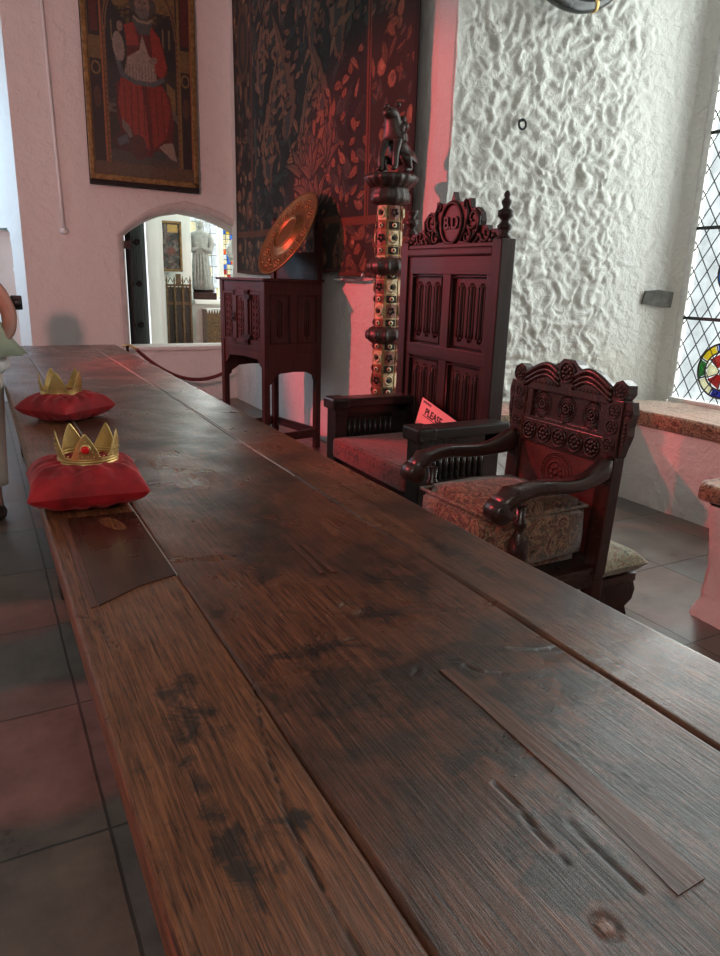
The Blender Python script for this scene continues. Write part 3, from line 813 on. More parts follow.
# ================================================================== CUSHIONS AND CROWNS
def pillow(name, cx, cy, z0, hw, hd, hh, rz, m, label, seed):
    n = 44; u = np.linspace(-1, 1, n); U, V = np.meshgrid(u, u)
    root = None
    mbx = MB()
    def shape(sgn):
        P = []
        for j in range(n):
            for i in range(n):
                a, b_ = U[j, i], V[j, i]
                sx = 1-0.13*(1-b_*b_)*abs(a)**3; sy = 1-0.13*(1-a*a)*abs(b_)**3
                # pinch sides inward except at the corners
                x = a*hw*(1-0.06*math.cos(b_*PI/2)*abs(a)); y = b_*hd*(1-0.06*math.cos(a*PI/2)*abs(b_))
                h = (max(0, 1-abs(a)**3.0)*max(0, 1-abs(b_)**3.0))**0.45
                wr = 0.010*noise.noise(Vector((a*3.2+seed, b_*3.2, sgn*2)))+0.006*noise.noise(Vector((a*9+seed, b_*9, sgn)))
                edge = math.sin(7*math.atan2(b_, a)*2+seed)*0.006*(1-h)*h*4
                z = sgn*(h*hh*(1 if sgn > 0 else 0.72)+(wr+edge)*h)
                dip = -0.020*math.exp(-((a*a+b_*b_)/0.25)) if sgn > 0 else 0
                if sgn < 0: z = max(z, -hh*0.66)
                P.append((x, y, z+dip+hh*0.66))
        return P
    fs = [(j*n+i, j*n+i+1, (j+1)*n+i+1, (j+1)*n+i) for j in range(n-1) for i in range(n-1)]
    mbx.add(shape(1), fs, True); mbx.add(shape(-1), fs, True)
    o = mbx.build(name, m)
    sf = o.modifiers.new('s', 'SUBSURF'); sf.levels = 1; sf.render_levels = 1
    return tag(o, label, 'cushion', None, (cx, cy, z0), rz)
pillow('velvet_cushion', 0.232, 2.085, TZ+0.003, 0.158, 0.158, 0.078, R(-3), M['velvet'], 'nearer crimson velvet cushion on the table under the red-jewelled gold crown', 0.0)
pillow('velvet_cushion', 0.318, 3.38, TZ+0.003, 0.155, 0.150, 0.074, R(38), M['velvet'], 'farther crimson velvet cushion on the table with its corners pointing sideways', 5.0)

def crown(cx, cy, z0, r, rz, label, gem, tall=0.082, npt=5):
    t = thing('crown', label, 'crown', (cx, cy, z0), rz)
    nt_, nz = 144, 14
    P = np.zeros((nz+1, nt_+1, 3))
    for i in range(nt_+1):
        a = 2*PI*i/nt_; ph = (a*npt/(2*PI)) % 1.0
        d = abs(ph-0.5)*2            # 0 at point centre, 1 in valley
        h = 0.030+tall*1.15*max(0, 1-(min(1, d/0.80))**1.25)**1.05
        for j in range(nz+1):
            tz = j/nz; z = h*tz
            rr = r*(1+0.10*z/0.1+0.03*math.sin(z/0.1*PI)); 
            P[j, i] = (rr*math.cos(a), rr*math.sin(a), z)
    o = grid_obj('petal_band', P, M['gold'], t)
    so = o.modifiers.new('t', 'SOLIDIFY'); so.thickness = 0.0016
    mbx = MB()
    for z, q in ((0.003, 0.0030), (0.0105, 0.0040), (0.0185, 0.0040), (0.026, 0.0026)):
        mbx.tube([((r+0.002)*math.cos(a), (r+0.002)*math.sin(a), z) for a in np.linspace(0, 2*PI, 61)[:-1]], q, 8, closed=True)
    mbx.build('rim', M['gold'], t)
    mbx = MB()
    for k in range(36):
        a = 2*PI*k/36; mbx.sphere(((r+0.004)*math.cos(a), (r+0.004)*math.sin(a), 0.034), 0.0030, 6)
    for k in range(npt):
        for du, z in ((-0.16, 0.048), (0.16, 0.048), (-0.08, 0.063), (0.08, 0.063), (0, 0.078), (0, 0.050)):
            a = 2*PI*(k+0.5+du)/npt; rr = r*(1+0.10*z/0.1+0.03*math.sin(z/0.1*PI))+0.001
            mbx.sphere((rr*math.cos(a), rr*math.sin(a), z), 0.0030, 6)
    mbx.build('studs', M['gold'], t)
    if gem:
        a = gem-rz
        cxg, cyg = (r*1.07+0.003)*math.cos(a), (r*1.07+0.003)*math.sin(a)
        mt = Matrix.Translation((cxg, cyg, 0.058)) @ Matrix.Rotation(a, 4, 'Z') @ Matrix.Rotation(PI/2, 4, 'Y')
        m1 = MB(); m1.lathe([(0.0, -0.002), (0.0150, -0.002), (0.0150, 0.003), (0.012, 0.005), (0.0, 0.005)], n=20, mat=mt); st = m1.build('gem_setting', M['gold'], t)
        m1 = MB(); m1.lathe([(0.0, 0.002), (0.0115, 0.004), (0.0100, 0.008), (0.006, 0.0105), (0.0, 0.011)], n=16, mat=mt)
        g = m1.build('gem', M['gem'], st); g['label'] = 'round red jewel'
    return t
import math as _m
c1 = crown(0.245, 2.10, TZ+0.108, 0.078, R(-101-36), 'gold crown with a round red jewel on the nearer red cushion', R(-101), 0.064)
c2 = crown(0.305, 3.40, TZ+0.102, 0.082, R(-70), 'plain gold crown without a jewel on the farther red cushion', None, 0.072)

# ================================================================== CARVED DETAIL HELPERS (local frames: front is -Y)
def linenfold(mb, x0, x1, z0, z1, y, folds=3, dep=0.010):
    wd = (x1-x0)/folds
    for k in range(folds):
        c = x0+wd*(k+0.5)
        for dx, r in ((-0.30*wd, 0.07*wd), (0, 0.13*wd), (0.30*wd, 0.07*wd)):
            e = 0.0 if dx == 0 else 0.02
            n = 8
            pts = [(c+dx, y, z0+e+(z1-z0-2*e)*t/n) for t in range(n+1)]
            mb.tube(pts, r, 8)
        for z, s in ((z0+0.012, 1), (z1-0.012, -1)):
            mb.sphere((c, y-0.001, z), 0.10*wd+0.004, 8, sc=(1.6, 0.5, 1.2))
            mb.tube([(c-0.36*wd, y, z+s*0.012), (c-0.15*wd, y-.002, z), (c, y-0.003, z+s*0.014), (c+0.15*wd, y-.002, z), (c+0.36*wd, y, z+s*0.012)], 0.0045, 6)
def frame_mould(mb, x0, x1, z0, z1, y, r=0.006):
    mb.tube([(x0, y, z0), (x1, y, z0), (x1, y, z1), (x0, y, z1)], r, 6, closed=True)
def rosette(mb, cx, y, cz, r, petals=8, ring=True):
    if ring: mb.tube([(cx+r*math.cos(a), y, cz+r*math.sin(a)) for a in np.linspace(0, 2*PI, 25)[:-1]], r*0.09, 6, closed=True)
    for k in range(petals):
        a = 2*PI*k/petals
        mb.sphere((cx+r*0.55*math.cos(a), y, cz+r*0.55*math.sin(a)), r*0.22, 8, sc=(1, 0.45, 1))
    mb.sphere((cx, y-0.002, cz), r*0.22, 8, sc=(1, 0.7, 1))
def scroll(mb, cx, y, cz, r0, turns, start, hand, rad, n=26):
    pts = []
    for i in range(n):
        t = i/(n-1); a = start+hand*turns*2*PI*t; r = r0*(1-0.85*t)
        pts.append((cx+r*math.cos(a), y, cz+r*math.sin(a)))
    mb.tube(pts, [rad*(1-0.4*i/(n-1)) for i in range(n)], 6)
FIN = [(0.0, 0), (0.030, 0), (0.030, 0.012), (0.020, 0.02), (0.034, 0.045), (0.036, 0.055), (0.020, 0.070), (0.018, 0.078), (0.036, 0.095), (0.038, 0.12), (0.020, 0.128), (0.016, 0.135), (0.024, 0.152), (0.024, 0.162), (0.012, 0.175), (0.016, 0.188), (0.012, 0.20), (0.0, 0.21)]

# ================================================================== THRONE
TH = thing('throne', 'tall dark carved oak throne with linenfold back and pierced crest against the embrasure corner', 'throne', (2.19, 3.075, 0), -PI/2)
HW = 0.405; BX = -0.045; AX = 0.040; AWD = 0.425
def thp(mb, name, m, lab=None):
    o = mb.build(name, m, TH)
    if lab: o['label'] = lab
    return o
def thb(mb, name, m, lab=None):
    mb.v = [(x+BX, y, z) for x, y, z in mb.v]
    return thp(mb, name, m, lab)
for s in (-1, 1):
    mb = MB(); mb.box(s*HW-0.035, s*HW+0.035, -0.035, 0.05, 0, 1.62, bev=0.006)
    post = thb(mb, 'back_post', M['throne'])
    mb = MB(); mb.lathe([(r*(1.0 if s > 0 else 1.0), z+1.62) for r, z in (FIN if s > 0 else FIN[:12]+[(0.034, 0.16), (0.034, 0.175), (0, 0.176)])], s*HW, 0.005, 14)
    mb.v = [(x+BX, y, z) for x, y, z in mb.v]; mb.build('finial', M['throne'], post)
mb = MB(); mb.box(-HW+0.03, HW-0.03, 0.0, 0.03, 0.45, 1.53)
bp = thb(mb, 'backrest', M['throne'])
for z0, z1 in ((1.015, 1.085), (0.50, 0.60)):
    mb = MB(); mb.box(-HW+0.03, HW-0.03, -0.022, 0.03, z0, z1, bev=0.004); thb(mb, 'back_rail', M['throne_h'])
mb = MB(); mb.box(-HW+0.03, HW-0.03, -0.022, 0.03, 1.455, 1.545, bev=0.004)
mb.box(-HW+0.03, HW-0.03, -0.035, 0.03, 1.545, 1.585, bev=0.01); mb.box(-HW+0.03, HW-0.03, -0.028, 0.03, 1.585, 1.605, bev=0.004)
thb(mb, 'back_rail', M['throne_h'])
for xa_, xb_ in ((-0.035, 0.035), (-HW+0.03, -HW+0.075), (HW-0.075, HW-0.03)):
    mb = MB(); mb.box(xa_, xb_, -0.021, 0.03, 0.5, 1.50, bev=0.004); thb(mb, 'back_stile', M['throne'])
for x0, x1 in ((-0.355, -0.035), (0.035, 0.355)):
    for z0, z1 in ((1.085, 1.455), (0.60, 1.015)):
        mb = MB(); frame_mould(mb, x0+0.012, x1-0.012, z0+0.012, z1-0.012, -0.014, 0.007)
        linenfold(mb, x0+0.035, x1-0.035, z0+0.04, z1-0.04, 0.0)
        thb(mb, 'linenfold_panel', M['throne'])
# crest
half = [(0.0, 1.855), (0.018, 1.815), (0.055, 1.800), (0.10, 1.805), (0.145, 1.815), (0.150, 1.775), (0.165, 1.765), (0.20, 1.770), (0.235, 1.745), (0.245, 1.705), (0.240, 1.685), (0.265, 1.680), (0.29, 1.685), (0.30, 1.660), (0.34, 1.665), (0.385, 1.665), (0.39, 1.60)]
outl = [(-x, z) for x, z in half[::-1]]+half[1:]
mb = MB(); mb.prism(outl, -0.008, 0.022, 'XZ')
crest = thb(mb, 'crest', M['throne_h'])
mb = MB()
mb.tube([(0.088*math.cos(a), -0.012, 1.705+0.098*math.sin(a)) for a in np.linspace(0, 2*PI, 33)[:-1]], 0.011, 8, closed=True)
for s in (-1, 1):
    scroll(mb, s*0.18, -0.012, 1.72, 0.055, 1.3, 0 if s < 0 else PI, s, 0.010)
    scroll(mb, s*0.29, -0.012, 1.645, 0.040, 1.2, 0 if s < 0 else PI, s, 0.009)
    scroll(mb, s*0.135, -0.012, 1.64, 0.038, 1.2, PI/2, -s, 0.008)
    scroll(mb, s*0.205, -0.012, 1.645, 0.032, 1.2, -PI/2, s, 0.008)
    scroll(mb, s*0.12, -0.012, 1.785, 0.024, 1.1, PI/2, s, 0.007)
    mb.tube([(s*0.09, -0.012, 1.62), (s*0.13, -0.018, 1.68), (s*0.145, -0.016, 1.75), (s*0.12, -0.012, 1.80)], [0.012, 0.010, 0.009, 0.005], 6)
    mb.tube([(s*0.16, -0.012, 1.61), (s*0.23, -0.018, 1.66), (s*0.236, -0.016, 1.72), (s*0.20, -0.012, 1.76)], [0.010, 0.011, 0.009, 0.005], 6)
    for x, z in ((0.345, 1.635), (0.375, 1.62), (0.325, 1.612), (0.26, 1.615), (0.24, 1.64)):
        mb.sphere((s*x, -0.010, z), 0.016, 8, sc=(1, 0.6, 1))
mb.v = [(x+BX, y, z) for x, y, z in mb.v]; mb.build('scrollwork', M['throne_h'], crest)
def text_obj(name, txt, size, m, parent, mat, ext=0.003):
    cu = bpy.data.curves.new(name, 'FONT'); cu.body = txt; cu.size = size; cu.extrude = ext; cu.align_x = 'CENTER'; cu.align_y = 'CENTER'; cu.offset = 0.0015 if size > 0.05 else 0.0
    tmp = bpy.data.objects.new('tmp', cu); C.objects.link(tmp)
    dg = bpy.context.evaluated_depsgraph_get(); me = bpy.data.meshes.new_from_object(tmp.evaluated_get(dg))
    bpy.data.objects.remove(tmp); me.materials.clear(); me.materials.append(m); me.transform(mat)
    o = bpy.data.objects.new(name, me); C.objects.link(o)
    if parent is not None: o.parent = parent
    return o
text_obj('monogram', 'B.D', 0.085, M['throne_h'], crest, Matrix.Translation((BX, -0.012, 1.705)) @ Matrix.Rotation(PI/2, 4, 'X'), 0.006)
# box seat, arms
mb = MB(); mb.box(AX-AWD+0.01, AX+AWD-0.01, -0.47, 0.0, 0.06, 0.46); thp(mb, 'seat_box', M['throne_h'])
for s in (-1, 1):
    x = AX+s*AWD
    mb = MB(); mb.box(x-0.06, x+0.06, -0.51, 0.0, 0.735, 0.785, bev=0.010); mb.box(x-0.068, x+0.068, -0.525, -0.42, 0.725, 0.790, bev=0.012)
    arm = thp(mb, 'armrest', M['throne_arm'])
    mb = MB(); mb.box(x-0.055, x+0.055, -0.505, -0.43, 0.0, 0.735, bev=0.008); thp(mb, 'front_post', M['throne_arm'])
    mb = MB(); mb.box(x-0.012, x+0.012, -0.44, -0.03, 0.06, 0.74)
    mb.box(x-0.025, x+0.022, -0.44, -0.03, 0.69, 0.74, bev=0.004); mb.box(x-0.025, x+0.022, -0.44, -0.03, 0.44, 0.50, bev=0.004); mb.box(x-0.025, x+0.022, -0.12, -0.03, 0.44, 0.74, bev=0.004)
    thp(mb, 'side_panel', M['throne_arm'])
    mb = MB()
    for sd in (-1, 1):
        for k in range(9):
            yy = -0.40+0.27*k/8
            xs_ = x+sd*0.016
            mb.tube([(xs_, yy, 0.53), (xs_, yy, 0.66)], 0.011, 8)
        mb.tube([(x+sd*0.014, -0.42, 0.515), (x+sd*0.014, -0.13, 0.515), (x+sd*0.014, -0.13, 0.675), (x+sd*0.014, -0.42, 0.675)], 0.006, 6, closed=True)
    thp(mb, 'linenfold_panel', M['throne_arm'])
mb = MB(); mb.box(AX-AWD+0.04, AX+AWD-0.05, -0.52, 0.0, 0.46, 0.575, bev=0.03)
o = thp(mb, 'seat_cushion', M['seat_red'], 'worn crimson damask seat cushion')
# sign card on the seat
cm = Matrix.Translation((2.10, 3.07, 0.616)) @ Matrix.Rotation(R(-90), 4, 'Z') @ Matrix.Rotation(R(82), 4, 'X') @ Matrix.Rotation(R(-12), 4, 'Z')
mb = MB(); mb.box(-0.185, 0.185, 0.0, 0.155, -0.001, 0.001)
card = mb.build('notice_card', M['card']); card.matrix_world = cm
tag(card, 'pink notice card with handwriting standing on the throne seat behind its arm', 'sign')
text_obj('lettering', 'PLEASE', 0.055, M['ink'], card, Matrix.Translation((-0.04, 0.095, 0.0015)), 0.0004)
mb = MB(); mb.box(-0.14, 0.06, 0.068, 0.072, 0.001, 0.0018)
for k in range(7): mb.box(-0.165+k*0.012, -0.157+k*0.012, 0.133+0.003*(k % 2), 0.146, 0.001, 0.0018)
mb.build('underline', M['ink'], card)

# ================================================================== ARMCHAIR
CH = thing('armchair', 'carved walnut armchair with rosette back and thick tapestry seat near the window bench', 'chair', (1.835, 1.872, 0), -PI/2)
CW = 0.235
lean = Matrix.Translation((0, 0, 0.45)) @ Matrix.Rotation(R(-3.0), 4, 'X') @ Matrix.Translation((0, 0, -0.45))
def chp(mb, name, m, lab=None, parent=None):
    o = mb.build(name, m, parent or CH)
    if lab: o['label'] = lab
    return o
for s in (-1, 1):
    mb = MB(); x = s*CW
    mb.box(x-0.028, x+0.028, -0.02, 0.03, 0.0, 0.47, bev=0.005)
    mb.box(x-0.034, x+0.034, -0.02, 0.03, 0.44, 1.06, mat=lean, bev=0.005)
    st = chp(mb, 'back_post', M['chair'])
    mb = MB()
    for z in (0.785, 0.845, 0.905, 0.965, 1.02): 
        m2 = MB(); rosette(m2, x, -0.022, z, 0.023, 6); mb.add([tuple(lean @ Vector(p)) for p in m2.v], m2.f, True)
    mb.build('rosette_carving', M['chair'], st)
    # ear pieces outside the posts
    mb = MB(); ear = [(x+s*0.034, 1.055), (x+s*0.062, 1.058), (x+s*0.072, 1.02), (x+s*0.064, 0.975), (x+s*0.066, 0.945), (x+s*0.052, 0.900), (x+s*0.045, 0.87), (x+s*0.034, 0.865)]
    m2 = MB(); m2.prism(ear, -0.012, 0.018, 'XZ'); 
    m3 = MB(); rosette(m3, x+s*0.052, -0.014, 1.02, 0.014, 6)
    for k in range(6): m3.sphere((x+s*0.050, -0.013, 0.985-k*0.014), 0.006, 6)
    mb.add([tuple(lean @ Vector(p)) for p in m2.v], m2.f, False); mb.add([tuple(lean @ Vector(p)) for p in m3.v], m3.f, True)
    chp(mb, 'ear_bracket', M['chair'])
def leaned(name, m, fn, lab=None, parent=None):
    m2 = MB(); fn(m2); m2.v = [tuple(lean @ Vector(p)) for p in m2.v]
    return chp(m2, name, m, lab, parent)
back = leaned('backrest', M['chair'], lambda q: (q.box(-0.21, 0.21, 0.0, 0.02, 0.86, 1.05), q.box(-0.21, 0.21, -0.016, 0.022, 0.835, 0.925, bev=0.003), q.box(-0.21, 0.21, -0.018, 0.022, 1.035, 1.06, bev=0.004), q.box(-0.21, 0.21, -0.018, 0.02, 0.925, 0.935), q.box(-0.205, -0.17, -0.014, 0.02, 0.93, 1.04, bev=.003), q.box(0.17, 0.205, -0.014, 0.02, 0.93, 1.04, bev=.003)))
def bigros(q):
    for cx in (-0.125, 0.0, 0.125):
        rosette(q, cx, -0.003, 0.985, 0.026, 10)
        for k in range(26):
            a = 2*PI*k/26; q.sphere((cx+0.044*math.cos(a), -0.002, 0.985+0.046*math.sin(a)), 0.004, 6)
        q.tube([(cx+0.036*math.cos(a), -0.001, 0.985+0.038*math.sin(a)) for a in np.linspace(0, 2*PI, 25)[:-1]], 0.0025, 5, closed=True)
leaned('medallion_carving', M['chair'], bigros, None, back)
leaned('rosette_row', M['chair'], lambda q: [rosette(q, -0.16+0.08*k, -0.019, 0.880, 0.033, 8) for k in range(5)], None, back)
leaned('leather_panel', M['leather'], lambda q: q.box(-0.21, 0.21, -0.006, 0.018, 0.50, 0.845, bev=0.005), 'worn red leather back panel with embossed round medallion')
def lm(q):
    for r, b in ((0.078, 0.003), (0.062, 0.002)):
        q.tube([(r*math.cos(a), -0.008, 0.745+r*math.sin(a)) for a in np.linspace(0, 2*PI, 33)[:-1]], b, 5, closed=True)
    for k in range(30):
        a = 2*PI*k/30; q.sphere((0.070*math.cos(a), -0.008, 0.745+0.070*math.sin(a)), 0.004, 6)
    rosette(q, 0, -0.008, 0.745, 0.045, 8)
leaned('embossed_medallion', M['leather'], lm)
# crest: double-scroll cresting with end rolls and central boss
hc = [(0.0, 1.165), (0.030, 1.165), (0.045, 1.150), (0.065, 1.140), (0.10, 1.142), (0.14, 1.130), (0.18, 1.105), (0.21, 1.095), (0.225, 1.115), (0.250, 1.125), (0.278, 1.110), (0.282, 1.080), (0.265, 1.058), (0.235, 1.055)]
oc = [(-x, z) for x, z in hc[::-1]]+hc[1:]
cr = leaned('crest', M['chair'], lambda q: q.prism(oc, -0.020, 0.022, 'XZ'))
def crc(q):
    rosette(q, 0, -0.024, 1.118, 0.036, 8)
    for s in (-1, 1):
        rosette(q, s*0.250, -0.022, 1.088, 0.028, 7)
        for dz, r in ((0, 0.011), (-0.020, 0.009), (-0.038, 0.008)):
            pts = []
            for k in range(13):
                t = k/12; x = s*(0.035+0.18*t); z = 1.128+dz+0.014*math.sin(t*PI*1.0+0.3)-0.060*max(0, t-0.3)**1.3+(-0.028*(1-t)**4)
                pts.append((x, -0.020, z))
            q.tube(pts, r, 8)
        for k in range(9): q.sphere((s*(0.05+0.018*k), -0.020, 1.068), 0.006, 6)
leaned('crest_carving', M['chair'], crc, None, cr)
# seat rails, legs
for s in (-1, 1):
    x = s*(CW+0.005)
    mb = MB(); mb.lathe([(0.0, 0), (0.028, 0), (0.028, 0.08), (0.018, 0.10), (0.026, 0.13), (0.032, 0.20), (0.022, 0.30), (0.018, 0.33), (0.028, 0.35), (0.028, 0.45), (0, 0.45)], x, -0.45, 14)
    chp(mb, 'front_leg', M['chair_d'])
    mb = MB(); mb.lathe([(0.0, 0.44), (0.020, 0.44), (0.014, 0.50), (0.014, 0.52), (0.028, 0.545), (0.033, 0.58), (0.030, 0.625), (0.016, 0.65), (0.013, 0.665), (0.022, 0.68), (0.022, 0.69), (0.014, 0.70), (0.018, 0.745), (0, 0.745)], x+s*0.012, -0.37, 16)
    chp(mb, 'arm_support', M['chair_d'])
    mb = MB(); mb.box(x-0.018, x+0.018, -0.45, 0.0, 0.10, 0.14, bev=0.004); chp(mb, 'side_stretcher', M['chair_d'])
    mb = MB(); mb.box(x-0.02, x+0.02, -0.45, 0.0, 0.40, 0.47, bev=0.004)
    mb.box(x-0.024, x+0.024, -0.45, 0, 0.415, 0.425); mb.box(x-0.024, x+0.024, -0.45, 0, 0.445, 0.450)
    chp(mb, 'side_rail', M['chair_d'])
    # arm: swept, widening to a rounded scroll at the front
    path = []; nA = 22
    for k in range(nA+1):
        t = k/nA
        y = -0.005-0.465*t
        z = 0.830-0.070*t+0.018*math.sin(t*PI*2.0)*-1+(-0.012 if t > 0.93 else 0)
        xx = x+s*(0.002+0.022*math.sin(t*PI*0.9))
        hh = 0.024+0.012*math.exp(-((t-0.93)/0.07)**2)+0.020*math.exp(-((t)/0.15)**2); ww = 0.030+0.010*math.exp(-((t-0.9)/0.12)**2)
        path.append((xx, y, z, ww, hh))
    vs = []; fs = []; nn = 14
    for xx, y, z, ww, hh in path:
        for k in range(nn):
            a = 2*PI*k/nn; ca, sa = math.cos(a), math.sin(a)
            vs.append((xx+ww*abs(ca)**0.6*(1 if ca > 0 else -1), y, z+hh*abs(sa)**0.6*(1 if sa > 0 else -1)))
    for i in range(nA):
        for k in range(nn): fs.append((i*nn+k, i*nn+(k+1) % nn, (i+1)*nn+(k+1) % nn, (i+1)*nn+k))
    fs.append(tuple(range(nn))); fs.append(tuple(nA*nn+k for k in range(nn)))
    mb = MB(); mb.add(vs, fs, True)
    mt = Matrix.Translation((x+s*0.010, -0.460, 0.735)) @ Matrix.Rotation(PI/2, 4, 'Y')
    mb.lathe([(0.0, -0.040), (0.030, -0.038), (0.038, -0.030), (0.038, 0.030), (0.030, 0.038), (0.0, 0.040)], n=20, mat=mt)
    chp(mb, 'armrest', M['chair_d'])
mb = MB(); mb.box(-CW, CW, -0.47, -0.43, 0.38, 0.47, bev=0.005); chp(mb, 'front_rail', M['chair_d'])
mb = MB(); mb.box(-CW, CW, -0.46, -0.44, 0.10, 0.15, bev=0.005); chp(mb, 'front_stretcher', M['chair_d'])
mb = MB(); mb.box(-CW, CW, -0.01, 0.02, 0.40, 0.50, bev=0.004); chp(mb, 'back_rail', M['chair_d'])
# thick cushion
bm = bmesh.new(); bmesh.ops.create_cube(bm, size=1)
for v in bm.verts: v.co = (v.co.x*0.43, -0.235+v.co.y*0.44, 0.59+v.co.z*0.22)
bmesh.ops.bevel(bm, geom=bm.edges[:], offset=0.035, segments=3, affect='EDGES')
bmesh.ops.subdivide_edges(bm, edges=bm.edges[:], cuts=3, use_grid_fill=True)
for v in bm.verts:
    a, b_ = v.co.x/0.215, (v.co.y+0.235)/0.22
    if v.co.z > 0.66: v.co.z += 0.030*max(0, 1-a*a)*max(0, 1-b_*b_)
    v.co += Vector([0.008*noise.noise(v.co*9+Vector((k*7, 0, 0))) for k in range(3)])
me = bpy.data.meshes.new('seat_cushion'); bm.to_mesh(me); bm.free(); me.materials.append(M['seat_tapestry'])
me.polygons.foreach_set('use_smooth', [True]*len(me.polygons))
sc = bpy.data.objects.new('seat_cushion', me); C.objects.link(sc); sc.parent = CH; sc['label'] = 'thick box seat cushion in faded floral tapestry'
mb = MB(); 
mb.tube([(-0.205, -0.45, 0.685), (0.205, -0.45, 0.685), (0.205, -0.03, 0.685), (-0.205, -0.03, 0.685)], 0.006, 6, closed=True); mb.build('piping', M['seat_tapestry'], sc)

# ================================================================== STOOL behind the armchair
ST = thing('footstool', 'small stool with green floral cushion and scrolled legs behind the carved armchair', 'stool', (2.04, 1.87, 0), -PI/2)
mb = MB()
n = 26; u = np.linspace(-1, 1, n)
for sgn in (1, -1):
    vs = []
    for b_ in u:
        for a in u:
            h = (max(0, 1-abs(a)**5)*max(0, 1-abs(b_)**5))**0.5
            vs.append((a*0.20*(1-0.05*math.cos(b_*PI/2)), b_*0.135*(1-0.06*math.cos(a*PI/2)), 0.405+sgn*h*0.050+0.004*noise.noise(Vector((a*4, b_*4, sgn)))))
    mb.add(vs, [(j*n+i, j*n+i+1, (j+1)*n+i+1, (j+1)*n+i) for j in range(n-1) for i in range(n-1)], True)
mb.build('cushion', M['stool_fabric'], ST)
mb = MB(); mb.box(-0.17, 0.17, -0.11, 0.11, 0.325, 0.36, bev=0.005); mb.build('seat_board', M['chair_d'], ST)
for s in (-1, 1):
    mb = MB()
    prof_ = [(-0.10, 0.325), (0.10, 0.325), (0.115, 0.29), (0.105, 0.25), (0.07, 0.225), (0.085, 0.19), (0.06, 0.15), (0.05, 0.10), (0.10, 0.04), (0.12, 0.0), (-0.12, 0.0), (-0.10, 0.04), (-0.05, 0.10), (-0.06, 0.15), (-0.085, 0.19), (-0.07, 0.225), (-0.105, 0.25), (-0.115, 0.29)]
    mb.prism([(y, z) for y, z in prof_], s*0.15-0.018, s*0.15+0.018, 'YZ')
    for yy in (-0.08, 0.08):
        scroll(mb, 0, 0, 0, 0.001, 0.1, 0, 1, 0.0005, 3)
    mb.build('leg', M['chair_d'], ST)
mb = MB(); mb.box(-0.15, 0.15, -0.015, 0.015, 0.14, 0.19, bev=0.004); mb.build('stretcher', M['chair_d'], ST)

# ================================================================== COURT CUPBOARD
ang = R(12); P0 = Vector((1.98, 5.283)); fdir = Vector((-math.sin(ang), math.cos(ang)))
fc = P0+fdir*0.345
CB = thing('court_cupboard', 'dark oak standing cupboard with pierced tracery door and linenfold side beside the tapestry', 'cupboard', (fc.x, fc.y, 0), ang-PI/2)
W, D = 0.345, 0.56
def cbp(mb, name, m, lab=None, parent=None):
    o = mb.build(name, m, parent or CB)
    if lab: o['label'] = lab
    return o
mb = MB(); mb.box(-W-0.02, W+0.02, -0.025, D+0.01, 1.385, 1.405, bev=0.005); cbp(mb, 'top', M['cabinet_h'])
for sx in (-1, 1):
    mb = MB(); mb.box(sx*W-(0.05 if sx > 0 else 0), sx*W+(0.05 if sx < 0 else 0), 0.0, 0.05, 0.0, 1.385, bev=0.005); cbp(mb, 'front_leg', M['cabinet'])
    mb = MB(); mb.box(sx*W-(0.05 if sx > 0 else 0), sx*W+(0.05 if sx < 0 else 0), D-0.05, D, 0.0, 1.83, bev=0.005)
    mb.lathe([(0.028, 1.83), (0.020, 1.845), (0.030, 1.865), (0.026, 1.885), (0.012, 1.90), (0.0, 1.915)], sx*(W-0.025), D-0.025, 10)
    cbp(mb, 'back_post', M['cabinet'])
mb = MB(); mb.box(-W+0.03, W-0.03, D-0.03, D-0.005, 0.70, 1.62); cbp(mb, 'backboard', M['cabinet_h'])
mb = MB(); mb.box(-W+0.02, W-0.02, 0.02, D-0.02, 0.84, 0.87); mb.box(-W+0.01, W-0.01, 0.01, 0.04, 0.84, 0.905, bev=.004); mb.box(-W+0.01, W-0.01, 0.01, 0.04, 1.30, 1.385, bev=.004)
mb.box(-W+0.01, W-0.01, 0.025, 0.03, 0.87, 1.35)
cbp(mb, 'carcass', M['cabinet_h'])
# side panels, both sides
for sx in (-1, 1):
    x = sx*(W-0.012)
    mb = MB(); mb.box(x-0.010, x+0.006, 0.04, D-0.04, 0.84, 1.385)
    mb.box(x-0.012, x+0.012, 0.04, D-0.04, 1.285, 1.385, bev=.004); mb.box(x-0.012, x+0.012, 0.04, D-0.04, 0.82, 0.90, bev=.004); mb.box(x-0.012, x+0.012, D/2-0.035, D/2+0.035, 0.9, 1.29, bev=.004)
    for y0, y1 in ((0.05, D/2-0.035), (D/2+0.035, D-0.05)):
        mb.tube([(x+sx*0.008, y0+.01, 0.91), (x+sx*0.008, y1-.01, 0.91), (x+sx*0.008, y1-.01, 1.275), (x+sx*0.008, y0+.01, 1.275)], 0.006, 6, closed=True)
        c = (y0+y1)/2
        for dy_ in (-0.02, 0.0, 0.02): mb.tube([(x+sx*0.006, c+dy_, 0.94+abs(dy_)), (x+sx*0.006, c+dy_, 1.25-abs(dy_))], 0.0065, 6)
    cbp(mb, 'side_panel', M['cabinet'])
    # shaped apron with an arch
    mb = MB(); ap = [(0.05, 0.82), (D-0.05, 0.82), (D-0.05, 0.58), (D-0.075, 0.60), (D-0.085, 0.635), (D-0.15, 0.665), (D/2, 0.672), (0.15, 0.665), (0.095, 0.635), (0.085, 0.60), (0.05, 0.58)]
    mb.prism(ap, x-0.010, x+0.008, 'YZ'); cbp(mb, 'apron', M['cabinet'])
    mb = MB(); mb.box(x-0.02, x+0.01, 0.04, D-0.04, 0.10, 0.17, bev=0.004); cbp(mb, 'stretcher', M['cabinet_h'])
